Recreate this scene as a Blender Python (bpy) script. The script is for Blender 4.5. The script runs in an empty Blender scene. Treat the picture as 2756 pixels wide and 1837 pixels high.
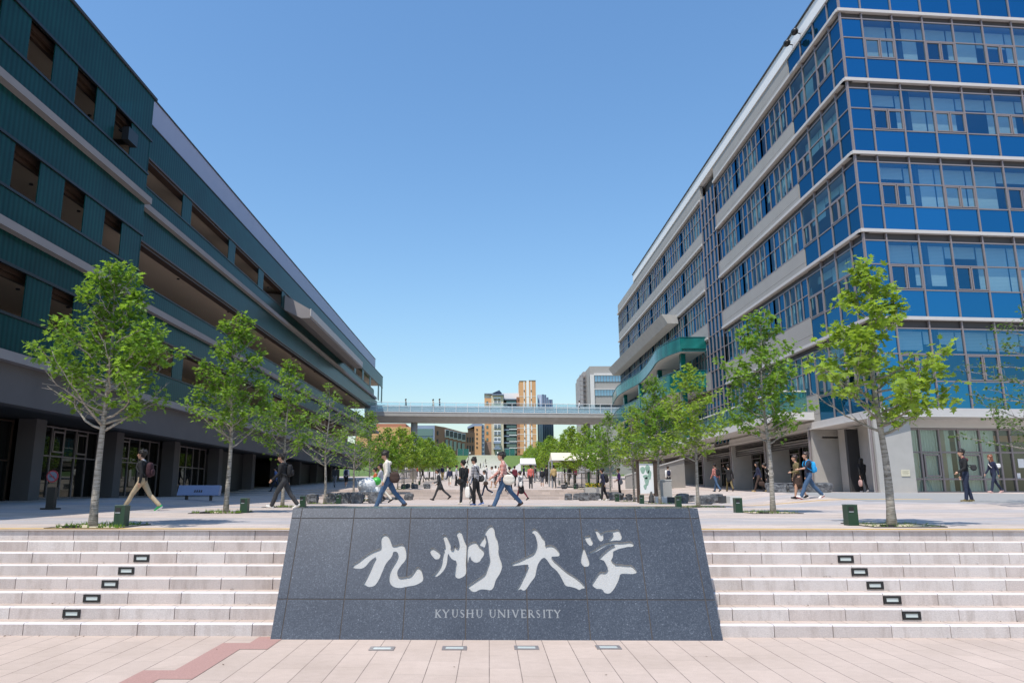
import bpy, bmesh, math, random
import numpy as np
from mathutils import Vector, Matrix, noise as mnoise
R = math.radians
SC = bpy.context.scene
COL = SC.collection
# ---------------------------------------------------------------- camera
EYE = 1.8
cam = bpy.data.cameras.new("camera"); camo = bpy.data.objects.new("camera", cam); COL.objects.link(camo)
cam.sensor_width = 36.0; cam.lens = 36.0 * 2005 / 2756; cam.shift_x = 91.0 / 2756
cam.clip_start = 0.1; cam.clip_end = 6000
camo.location = (0, 0, EYE); camo.rotation_euler = (R(90 + 11.45), 0, R(0.8))
SC.camera = camo
SC.render.resolution_x = 1024; SC.render.resolution_y = 682
# ---------------------------------------------------------------- sky, sun, exposure
SUNV = Vector((-0.28, -0.42, 1.0)).normalized()          # towards the sun
sun_el = math.asin(SUNV.z); sun_az = math.atan2(SUNV.x, SUNV.y)
w = bpy.data.worlds.new("World"); SC.world = w; w.use_nodes = True
nt = w.node_tree; nt.nodes.clear()
sky = nt.nodes.new("ShaderNodeTexSky"); sky.sky_type = 'NISHITA'; sky.sun_disc = False
sky.sun_elevation = sun_el; sky.sun_rotation = sun_az; sky.altitude = 0; sky.air_density = 1.5; sky.dust_density = 1.0; sky.ozone_density = 6.0
hsv = nt.nodes.new("ShaderNodeHueSaturation"); hsv.inputs['Saturation'].default_value = 1.12
bg = nt.nodes.new("ShaderNodeBackground"); bg.inputs[1].default_value = 0.15
wo = nt.nodes.new("ShaderNodeOutputWorld")
nt.links.new(sky.outputs[0], hsv.inputs['Color']); nt.links.new(hsv.outputs[0], bg.inputs[0]); nt.links.new(bg.outputs[0], wo.inputs[0])
sl = bpy.data.lights.new("sun", 'SUN'); sl.energy = 3.7; sl.angle = R(0.53); sl.color = (1.0, 0.94, 0.85)
so = bpy.data.objects.new("sun", sl); COL.objects.link(so)
so.rotation_euler = SUNV.to_track_quat('Z', 'Y').to_euler(); so.location = (-60, -60, 120)
SC.view_settings.view_transform = 'Standard'; SC.view_settings.look = 'None'
SC.view_settings.exposure = 0.28; SC.view_settings.gamma = 1.0
# ---------------------------------------------------------------- helpers
def srgb(r, g, b):
    f = lambda c: c / 12.92 if c <= 0.04045 else ((c + 0.055) / 1.055) ** 2.4
    return (f(r / 255), f(g / 255), f(b / 255))
MATS = {}
class NT:
    """small node-tree helper"""
    def __init__(s, name):
        s.m = bpy.data.materials.new(name); s.m.use_nodes = True; s.t = s.m.node_tree; s.t.nodes.clear()
        s.out = s.n("ShaderNodeOutputMaterial")
    def n(s, typ, **kw):
        nd = s.t.nodes.new(typ)
        for k, v in kw.items():
            if k in nd.inputs: nd.inputs[k].default_value = v
            else: setattr(nd, k, v)
        return nd
    def l(s, a, b): s.t.links.new(a, b)
    def noise(s, co, scale, detail=4, rough=0.55):
        nd = s.n("ShaderNodeTexNoise"); nd.inputs['Scale'].default_value = scale; nd.inputs['Detail'].default_value = detail; nd.inputs['Roughness'].default_value = rough
        if co: s.l(co, nd.inputs['Vector'])
        return nd.outputs['Fac']
    def ramp(s, fac, stops):
        nd = s.n("ShaderNodeValToRGB"); e = nd.color_ramp.elements
        while len(e) < len(stops): e.new(0.5)
        for i, (p, c) in enumerate(stops): e[i].position = p; e[i].color = (*c, 1)
        s.l(fac, nd.inputs[0]); return nd.outputs[0]
    def mix(s, fac, a, b, blend='MIX'):
        nd = s.n("ShaderNodeMix", data_type='RGBA', blend_type=blend)
        for v, i in ((fac, 0), (a, 6), (b, 7)):
            if hasattr(v, 'is_output'): s.l(v, nd.inputs[i])
            else: nd.inputs[i].default_value = v if i == 0 else (*v, 1)
        return nd.outputs[2]
    def math(s, op, a, b=None):
        nd = s.n("ShaderNodeMath", operation=op)
        for i, v in enumerate((a, b)):
            if v is None: continue
            if hasattr(v, 'is_output'): s.l(v, nd.inputs[i])
            else: nd.inputs[i].default_value = v
        return nd.outputs[0]
    def bump(s, h, strength, dist=0.01):
        nd = s.n("ShaderNodeBump"); nd.inputs['Strength'].default_value = strength; nd.inputs['Distance'].default_value = dist
        s.l(h, nd.inputs['Height']); return nd.outputs[0]
    def bsdf(s, col, rough=0.6, metal=0.0, spec=0.5, normal=None):
        p = s.n("ShaderNodeBsdfPrincipled")
        if hasattr(col, 'is_output'): s.l(col, p.inputs['Base Color'])
        else: p.inputs['Base Color'].default_value = (*col, 1)
        if hasattr(rough, 'is_output'): s.l(rough, p.inputs['Roughness'])
        else: p.inputs['Roughness'].default_value = rough
        p.inputs['Metallic'].default_value = metal; p.inputs['Specular IOR Level'].default_value = spec
        if normal: s.l(normal, p.inputs['Normal'])
        return p.outputs[0]
    def done(s, sh): s.l(sh, s.out.inputs[0]); return s.m
    def obj(s): return s.n("ShaderNodeTexCoord").outputs['Object']
def M(name, col, rough=0.6, metal=0.0, spec=0.5, var=0.15, vs=3.0, bump=0.0, bs=40.0):
    """general surface: own colour with a little uneven tone and grain"""
    if name in MATS: return MATS[name]
    k = NT(name); co = k.obj()
    n1 = k.noise(co, vs, 5)
    c = k.mix(n1, tuple(x * (1 - var) for x in col), tuple(min(1, x * (1 + var)) for x in col))
    nm = k.bump(k.noise(co, bs, 3), bump, 0.02) if bump else None
    MATS[name] = k.done(k.bsdf(c, rough, metal, spec, nm)); return MATS[name]

class MB:
    def __init__(s): s.v = []; s.f = []; s.mi = []; s.uvs = None
    def add(s, vs, fs, m=0):
        b = len(s.v); s.v += [tuple(map(float, p)) for p in vs]
        for f in fs: s.f.append(tuple(b + i for i in f)); s.mi.append(m)
    def box(s, x0, y0, z0, x1, y1, z1, m=0):
        if x0 > x1: x0, x1 = x1, x0
        if y0 > y1: y0, y1 = y1, y0
        if z0 > z1: z0, z1 = z1, z0
        s.add([(x0,y0,z0),(x1,y0,z0),(x1,y1,z0),(x0,y1,z0),(x0,y0,z1),(x1,y0,z1),(x1,y1,z1),(x0,y1,z1)],
              [(0,3,2,1),(4,5,6,7),(0,1,5,4),(1,2,6,5),(2,3,7,6),(3,0,4,7)], m)
    def obox(s, o, u, v, w_, m=0):
        """box from corner o and three edge vectors"""
        o, u, v, w_ = map(Vector, (o, u, v, w_))
        if u.cross(v).dot(w_) < 0: o = o + w_; w_ = -w_
        s.add([o, o+u, o+u+v, o+v, o+w_, o+u+w_, o+u+v+w_, o+v+w_],
              [(0,3,2,1),(4,5,6,7),(0,1,5,4),(1,2,6,5),(2,3,7,6),(3,0,4,7)], m)
    def poly(s, pts, m=0): s.add(pts, [tuple(range(len(pts)))], m)
    def prism(s, pts, off, m=0):
        """closed polygon extruded by vector off"""
        n = len(pts); a = [Vector(p) for p in pts]; b = [p + Vector(off) for p in a]
        s.add(a + b, [tuple(range(n - 1, -1, -1)), tuple(range(n, 2 * n))] + [(i, (i + 1) % n, n + (i + 1) % n, n + i) for i in range(n)], m)
    def tube(s, pts, rad, n=8, m=0, cap=True):
        pts = [Vector(p) for p in pts]
        if not hasattr(rad, '__len__'): rad = [rad] * len(pts)
        vs = []; up = None
        for i, p in enumerate(pts):
            d = (pts[min(i + 1, len(pts) - 1)] - pts[max(i - 1, 0)])
            d = d.normalized() if d.length > 1e-9 else Vector((0, 0, 1))
            if up is None: up = d.orthogonal().normalized()
            up = (up - d * up.dot(d)); up = up.normalized() if up.length > 1e-6 else d.orthogonal().normalized()
            q = d.cross(up)
            for j in range(n):
                a = 2 * math.pi * j / n; vs.append(p + (up * math.cos(a) + q * math.sin(a)) * rad[i])
        fs = [(i * n + j, i * n + (j + 1) % n, (i + 1) * n + (j + 1) % n, (i + 1) * n + j) for i in range(len(pts) - 1) for j in range(n)]
        if cap: fs += [tuple(range(n - 1, -1, -1)), tuple((len(pts) - 1) * n + j for j in range(n))]
        s.add(vs, fs, m)
    def ell(s, c, r, m=0, nu=12, nv=8, rot=None):
        c = Vector(c); vs = [Vector((0, 0, -1))]
        for i in range(1, nv):
            t = -math.pi / 2 + math.pi * i / nv
            for j in range(nu): a = 2 * math.pi * j / nu; vs.append(Vector((math.cos(t) * math.cos(a), math.cos(t) * math.sin(a), math.sin(t))))
        vs.append(Vector((0, 0, 1)))
        vs = [Vector((p.x * r[0], p.y * r[1], p.z * r[2])) for p in vs]
        if rot is not None: vs = [rot @ p for p in vs]
        vs = [c + p for p in vs]
        fs = [(0, 1 + (j + 1) % nu, 1 + j) for j in range(nu)]
        for i in range(nv - 2): fs += [(1 + i * nu + j, 1 + i * nu + (j + 1) % nu, 1 + (i + 1) * nu + (j + 1) % nu, 1 + (i + 1) * nu + j) for j in range(nu)]
        t = 1 + (nv - 2) * nu; fs += [(t + j, t + (j + 1) % nu, len(vs) - 1) for j in range(nu)]
        s.add(vs, fs, m)
    def cap(s, a, b, ra, rb, m=0, n=10):
        """tapered capsule, closed"""
        a, b = Vector(a), Vector(b); d = b - a; L = d.length; d = d / L if L > 1e-6 else Vector((0, 0, 1))
        pts = []; rr = []
        for t in (-0.98, -0.8, -0.5): pts.append(a + d * ra * t); rr.append(ra * math.sqrt(1 - t * t))
        pts += [a, b]; rr += [ra, rb]
        for t in (0.5, 0.8, 0.98): pts.append(b + d * rb * t); rr.append(rb * math.sqrt(1 - t * t))
        s.tube(pts, rr, n, m)
    def mesh(s, name, mats, smooth=False, off=None):
        me = bpy.data.meshes.new(name)
        vs = s.v if off is None else [(x - off[0], y - off[1], z - off[2]) for x, y, z in s.v]
        me.from_pydata(vs, [], s.f)
        if not isinstance(mats, (list, tuple)): mats = [mats]
        for m in mats: me.materials.append(m)
        if any(s.mi): me.polygons.foreach_set('material_index', s.mi)
        if smooth: me.polygons.foreach_set('use_smooth', [True] * len(s.f))
        me.update(); return me
    def build(s, name, mats, parent=None, smooth=False, local=False, loc=None):
        """ONE mesh object. World coordinates unless local; a child is stored relative to its parent"""
        off = None
        if parent is not None and not local: off = worldloc(parent)
        if loc is not None: off = loc
        o = bpy.data.objects.new(name, s.mesh(name, mats, smooth, off)); COL.objects.link(o)
        if loc is not None: o.location = loc
        if parent is not None: o.parent = parent
        return o
def worldloc(o):
    v = Vector((0, 0, 0))
    while o is not None: v += o.location; o = o.parent
    return v
def tag(o, label=None, cat=None, group=None, kind=None):
    if label: o['label'] = label
    if cat: o['category'] = cat
    if group: o['group'] = group
    if kind: o['kind'] = kind
    return o
def thing(name, loc, label, cat, group=None, rz=0):
    o = bpy.data.objects.new(name, None); COL.objects.link(o); o.location = loc; o.rotation_euler = (0, 0, rz); o.empty_display_size = 0.3
    return tag(o, label, cat, group)
def dup(o, loc=None, rz=None, label=None, group=None, scale=None):
    c = o.copy(); COL.objects.link(c)
    if loc is not None: c.location = loc
    if rz is not None: c.rotation_euler = (0, 0, rz)
    if label: c['label'] = label
    if group: c['group'] = group
    if scale: c.scale = (scale,) * 3
    for ch in list(o.children):
        d = ch.copy(); COL.objects.link(d); d.parent = c
        for g in list(ch.children):
            e = g.copy(); COL.objects.link(e); e.parent = d
    return c
ORD = "first second third fourth fifth sixth seventh eighth ninth tenth eleventh twelfth thirteenth fourteenth fifteenth sixteenth seventeenth eighteenth nineteenth twentieth".split()
def smooth01(t): t = max(0, min(1, t)); return t * t * (3 - 2 * t)
def lerp(a, b, t): return a + (b - a) * t
def interp(x, xs, ys):
    return float(np.interp(x, xs, ys))
STAIR0, STAIR1, ZTOP = 235.0, 262.0, 14.4
TERR = (46.0, 49.0, 52.0, 55.0)
def gz(x, y):
    """height of the upper plaza and the slope behind it"""
    if y < 45.9: b = interp(y, (12.4, 20, 45.9), (1.2, 1.3, 1.38))
    elif y <= 55.2: b = 1.38 + 0.155 * sum(1 for t in TERR if y >= t)
    else: b = interp(y, (55.2, 150, STAIR0, STAIR1), (2.0, 5.3, 8.5, ZTOP))
    if x > 9: 
        s = interp(y, (21, 34, 50, 56), (1.3, 1.8, 1.86, 2.0)); b = lerp(b, max(b, s), smooth01((x - 9) / 4)) if y < 56 else b
    elif x < -9.5:
        s = interp(y, (20, 31, 48, 56), (1.3, 1.55, 1.6, 2.0)); b = lerp(b, max(b, s), smooth01((-9.5 - x) / 4)) if y < 56 else b
    return b
CAMX = lambda px, Y: (px - 1315.0) / 2005.0 * Y        # where the sight line of a photo column meets depth Y
# ---------------------------------------------------------------- paving and stone materials
def paving(name, base, w_, h_, mort, rot, jit=0.10, bands=False, mcol=(0.16, 0.13, 0.12)):
    k = NT(name); co = k.obj()
    mp = k.n("ShaderNodeMapping"); mp.inputs['Rotation'].default_value = (0, 0, rot); k.l(co, mp.inputs[0])
    br = k.n("ShaderNodeTexBrick"); k.l(mp.outputs[0], br.inputs['Vector'])
    br.inputs['Scale'].default_value = 1; br.inputs['Brick Width'].default_value = w_; br.inputs['Row Height'].default_value = h_
    br.inputs['Mortar Size'].default_value = mort; br.inputs['Mortar Smooth'].default_value = 0.2
    br.inputs['Color1'].default_value = (*[c * (1 - jit) for c in base], 1); br.inputs['Color2'].default_value = (*[min(1, c * (1 + jit)) for c in base], 1)
    br.inputs['Mortar'].default_value = (*mcol, 1); br.offset = 0.37
    c = br.outputs['Color']
    if bands:
        sx = k.n("ShaderNodeSeparateXYZ"); k.l(co, sx.inputs[0])
        st = k.n("ShaderNodeMapping"); st.inputs['Scale'].default_value = (0.12, 3.1, 1); k.l(co, st.inputs[0])
        t = k.math('FRACT', k.math('DIVIDE', k.math('ADD', sx.outputs[1], -14.2), 5.2))
        inb = k.math('MULTIPLY', k.math('LESS_THAN', t, 0.46), k.math('LESS_THAN', sx.outputs[1], 33.0))
        ln = k.n("ShaderNodeTexWhiteNoise", noise_dimensions='1D'); k.l(k.math('FLOOR', k.math('MULTIPLY', sx.outputs[1], 3.33)), ln.inputs['W'])
        c = k.mix(k.math('MULTIPLY', inb, k.math('ADD', k.math('MULTIPLY', ln.outputs['Value'], 0.75), 0.2)), c, (0.37, 0.375, 0.40))
    fine = k.noise(co, 90, 3, 0.7); big = k.noise(co, 0.7, 6, 0.6)
    c = k.mix(0.5, c, k.ramp(fine, [(0.25, (0.55, 0.55, 0.55)), (0.75, (1.25, 1.25, 1.25))]), 'MULTIPLY')
    c = k.mix(0.6, c, k.ramp(big, [(0.3, (0.80, 0.79, 0.77)), (0.62, (1.06, 1.05, 1.05))]), 'MULTIPLY')
    nm = k.bump(fine, 0.25, 0.01)
    return k.done(k.bsdf(c, 0.85, 0, 0.25, nm))
def pavers(name, base, w_, l_, mcol):
    k = NT(name); co = k.obj(); sx = k.n("ShaderNodeSeparateXYZ"); k.l(co, sx.inputs[0])
    u = k.math('DIVIDE', sx.outputs[0], w_); cu = k.math('FLOOR', u); wn = k.n("ShaderNodeTexWhiteNoise", noise_dimensions='1D'); k.l(cu, wn.inputs['W'])
    v = k.math('ADD', k.math('DIVIDE', sx.outputs[1], l_), wn.outputs['Value']); cv = k.math('FLOOR', v)
    du = k.math('ABSOLUTE', k.math('SUBTRACT', k.math('FRACT', u), .5)); dv = k.math('ABSOLUTE', k.math('SUBTRACT', k.math('FRACT', v), .5))
    jn = k.noise(co, 3.0, 3)
    ju = k.math('MULTIPLY', k.math('GREATER_THAN', du, .5 - .0045 / w_), k.math('ADD', k.math('MULTIPLY', jn, 1.1), .25)); jv = k.math('MULTIPLY', k.math('GREATER_THAN', dv, .5 - .003 / l_), k.math('MULTIPLY', jn, .75))
    cb = k.n("ShaderNodeCombineXYZ"); k.l(cu, cb.inputs[0]); k.l(cv, cb.inputs[1]); w2 = k.n("ShaderNodeTexWhiteNoise", noise_dimensions='2D'); k.l(cb.outputs[0], w2.inputs['Vector'])
    c = k.mix(w2.outputs['Value'], tuple(x * .95 for x in base), tuple(x * 1.05 for x in base))
    fine = k.noise(co, 110, 3, 0.75); mid = k.noise(co, 9, 5, .65); big = k.noise(co, 0.55, 6, 0.6)
    c = k.mix(0.55, c, k.ramp(fine, [(0.28, (0.62, 0.6, 0.6)), (0.72, (1.22, 1.2, 1.2))]), 'MULTIPLY'); c = k.mix(0.4, c, k.ramp(mid, [(0.3, (0.86, 0.84, 0.82)), (0.65, (1.06, 1.05, 1.05))]), 'MULTIPLY')
    c = k.mix(0.7, c, k.ramp(big, [(0.32, (0.84, 0.82, 0.79)), (0.6, (1.05, 1.04, 1.03))]), 'MULTIPLY')
    j = k.math('MINIMUM', k.math('MAXIMUM', ju, jv), 1.0); c = k.mix(j, c, mcol)
    return k.done(k.bsdf(c, 0.85, 0, 0.25, k.bump(fine, 0.3, 0.01)))
PINK = (0.53, 0.435, 0.375)
m_pave = pavers("pale pink pavers", (0.545, 0.45, 0.385), 0.325, 0.62, (0.13, 0.10, 0.09))
m_plaza = paving("banded plaza paving", (0.53, 0.45, 0.40), 0.6, 0.3, 0.005, 0, bands=True, mcol=(0.33, 0.29, 0.28))
m_tread = pavers("tread pavers", (0.56, 0.465, 0.40), 0.33, 0.62, (0.15, 0.12, 0.10))
m_red = M("red granite paver", (0.40, 0.235, 0.20), 0.8, var=0.35, vs=70, bump=0.2, bs=90)
def stone(name, base):
    k = NT(name); co = k.obj(); mp = k.n("ShaderNodeMapping"); mp.inputs['Scale'].default_value = (5, 5, .9); k.l(co, mp.inputs[0])
    c = k.mix(k.noise(co, 2.2, 5, .6), tuple(x * .88 for x in base), tuple(x * 1.08 for x in base))
    c = k.mix(.6, c, k.ramp(k.noise(co, 95, 3, .8), [(.3, (.68, .66, .66)), (.7, (1.2, 1.19, 1.19))]), 'MULTIPLY')
    c = k.mix(.55, c, k.ramp(k.noise(mp.outputs[0], 1, 6, .7), [(.36, (.70, .66, .63)), (.52, (1.03, 1.03, 1.03))]), 'MULTIPLY')
    return k.done(k.bsdf(c, .88, 0, .25, k.bump(k.noise(co, 70, 4, .7), .7, .012)))
m_blk = [stone("step granite %d" % i, c) for i, c in enumerate([(0.55, 0.495, 0.465), (0.50, 0.44, 0.41), (0.61, 0.56, 0.53), (0.57, 0.505, 0.47)])]
m_nose = M("dressed granite edge", (0.68, 0.64, 0.63), 0.8, var=0.06, vs=20)
m_yel = M("yellow tactile tile", (0.62, 0.40, 0.13), 0.7, var=0.25, vs=8)
m_joint = M("dark joint", (0.07, 0.06, 0.055), 0.9)
m_grav = M("pale gravel", (0.55, 0.47, 0.33), 0.95, var=0.5, vs=60, bump=0.8, bs=80)
m_asph = M("grey forecourt paving", (0.30, 0.295, 0.285), 0.9, var=0.15, vs=40, bump=0.2)
m_conc = M("fair faced concrete", (0.40, 0.385, 0.36), 0.8, var=0.18, vs=1.6, bump=0.12, bs=25)
m_concl = M("pale concrete edge", (0.60, 0.585, 0.56), 0.75, var=0.10, vs=2.0)
m_concd = M("weathered concrete", (0.33, 0.31, 0.30), 0.85, var=0.22, vs=0.8, bump=0.12, bs=15)
m_grass = M("grass", (0.105, 0.16, 0.03), 0.9, var=0.45, vs=1.3, bump=0.6, bs=20)
m_stair = M("pale stair stone", (0.66, 0.61, 0.54), 0.85, var=0.10, vs=0.4)
m_black = M("black metal", (0.012, 0.012, 0.013), 0.4, spec=0.5)
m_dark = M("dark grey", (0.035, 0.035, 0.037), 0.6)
m_alu = M("grey aluminium", (0.30, 0.275, 0.27), 0.4, metal=0.35, var=0.05)
m_white = M("white paint", (0.78, 0.78, 0.77), 0.55, var=0.04)
m_brown = M("dark brown steel", (0.055, 0.032, 0.022), 0.45, var=0.2)
m_green = M("dark green powder coat", (0.012, 0.045, 0.022), 0.35, var=0.2, vs=2)
m_lens = M("frosted lamp glass", (0.55, 0.60, 0.57), 0.25, var=0.1)
m_soil = M("soil", (0.12, 0.085, 0.055), 0.95, var=0.4, vs=20)
m_glassgrey = M("smoked glass", (0.02, 0.022, 0.024), 0.06, spec=0.8, var=0.1)
# ---------------------------------------------------------------- ground
def sheet(name, xs, ys, fz, mats, fm=None):
    mb = MB(); nx = len(xs)
    for y in ys:
        for x in xs: mb.v.append((x, y, fz(x, y)))
    for j in range(len(ys) - 1):
        for i in range(nx - 1):
            mb.f.append((j * nx + i, j * nx + i + 1, (j + 1) * nx + i + 1, (j + 1) * nx + i))
            mb.mi.append(fm((xs[i] + xs[i + 1]) / 2, (ys[j] + ys[j + 1]) / 2) if fm else 0)
    return tag(mb.build(name, mats), kind='structure')
sheet("lower_pavement", [-400, -60, 60, 400], [-400, -40, 10.3], lambda x, y: 0.0, [m_pave])
xs = [-80, -50, -30, -20] + [-17 + i * 0.5 for i in range(69)] + [20, 30, 50, 80]
ys = [12.36] + [13 + i for i in range(33)]
for t in TERR: ys += [t - 0.001, t, t + 1.5]
ys += [57, 60] + list(range(65, 226, 10)) + [225, 235, 240, 245, 250, 255, 262]
ys = sorted(set(ys))
sheet("plaza", xs, ys, gz, [m_plaza, m_grass], lambda x, y: 1 if (y > 200 and abs(x + 1) > 8) or (y > 120 and abs(x) > 24) or y > 236 else 0)
sheet("hilltop", [-2500, -300, -80, 0, 80, 300, 2500], [262, 300, 400, 700, 4000], lambda x, y: ZTOP, [m_grass])
sheet("hill_flank", [-2500, -300, -80], [12.4, 100, 262], lambda x, y: ZTOP - 6 if y > 99 else 0, [m_grass])
sheet("hill_flank", [80, 300, 2500], [12.4, 100, 262], lambda x, y: ZTOP - 6 if y > 99 else 0, [m_grass])
# kerb stones of the eight wide steps in front
rng = random.Random(5)
mb = MB()
Y0, RUN, RISE, NST = 10.05, 0.335, 0.15, 8
for k in range(NST):
    yf = Y0 + RUN * k; zt = RISE * (k + 1); zb = RISE * k - 0.02
    x = -22 + rng.random() * 0.74
    while x < 22:
        x2 = x + 0.74; m = rng.choice([0, 0, 1, 2, 3, 3]) if x < 0 else rng.choice([0, 2, 2, 3])
        g = 0.005; c = 0.012; a, b = x + g, x2 - g
        # front face, dressed chamfer, top face and the joint sides of one kerb stone
        mb.add([(a, yf, zb), (b, yf, zb), (b, yf, zt - c), (a, yf, zt - c), (b, yf + c, zt), (a, yf + c, zt), (b, yf + 0.11, zt), (a, yf + 0.11, zt), (a, yf + 0.11, zb), (b, yf + 0.11, zb)], [(0, 1, 2, 3)], m)
        n = len(mb.v) - 10
        for f, mm in (((3, 2, 4, 5), 4), ((5, 4, 6, 7), 4), ((0, 3, 5, 7, 8), m), ((1, 9, 6, 4, 2), m)):
            mb.f.append(tuple(n + i for i in f)); mb.mi.append(mm)
        x = x2
    yb = yf + RUN + 0.02
    mb.add([(-22.8, yf + 0.114, zt - 0.004), (22.8, yf + 0.114, zt - 0.004), (22.8, yb, zt - 0.004), (-22.8, yb, zt - 0.004)], [(0, 1, 2, 3)], 5)
    mb.add([(-22.8, yf + 0.03, zb), (22.8, yf + 0.03, zb), (22.8, yf + 0.03, zt - 0.02), (-22.8, yf + 0.03, zt - 0.02)], [(0, 1, 2, 3)], 6)
tag(mb.build("front_steps", m_blk + [m_nose, m_tread, m_joint]), kind='structure')
# red pavers let into the lower pavement, yellow tactile strips on the plaza
mb = MB()
for x0, x1, y0, y1 in ((-2.925, -2.60, 9.23, 10.0), (-3.25, -2.925, 7.8, 9.6), (-3.575, -3.25, 5.9, 8.17), (-3.9, -3.575, 5.0, 6.5)):
    mb.add([(x0, y0, 0.004), (x1, y0, 0.004), (x1, y1, 0.004), (x0, y1, 0.004)], [(0, 1, 2, 3)])
tag(mb.build("red_paving", m_red), kind='structure')
mb = MB()
mb.add([(-20, 12.62, 1.2075), (20, 12.62, 1.2075), (20, 12.88, 1.211), (-20, 12.88, 1.211)], [(0, 1, 2, 3)])
for i in range(40):
    xa = -4 + i * 0.5; ya = 27.6
    mb.add([(xa, ya, gz(xa, ya) + .006), (xa + .5, ya, gz(xa + .5, ya) + .006), (xa + .5, ya + .3, gz(xa + .5, ya + .3) + .006), (xa, ya + .3, gz(xa, ya + .3) + .006)], [(0, 1, 2, 3)])
tag(mb.build("yellow_tactile_paving", m_yel), kind='structure')
mb = MB()
for i in range(26):
    for j in range(9):
        xa = 13 + i * 0.5; ya = 25.5 + j + (16.0 - xa) * 0.28
        if ya > 36: continue
        q = [(xa, ya), (xa + .5, ya - .14), (xa + .5, ya + .86), (xa, ya + 1)]
        mb.add([(x, y, gz(x, y) + 0.005) for x, y in q], [(0, 1, 2, 3)])
tag(mb.build("grey_forecourt", m_asph), kind='structure')
# wide far stairs up the hill
mb = MB(); N = 30
for k in range(N):
    t0, t1 = k / N, (k + 1) / N
    ya, yb = lerp(STAIR0, STAIR1 + 1, t0), lerp(STAIR0, STAIR1 + 1, t1); z0, z1 = lerp(8.45, ZTOP + .1, t0), lerp(8.45, ZTOP + .1, t1)
    xl, xr = lerp(-9.3, -6.8, t0), lerp(7.0, 3.8, t0)
    mb.box(xl, ya, z0 - 0.5, xr, yb + .02, z1 + .03, 0)
tag(mb.build("far_stairs", m_stair), kind='structure')
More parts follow.
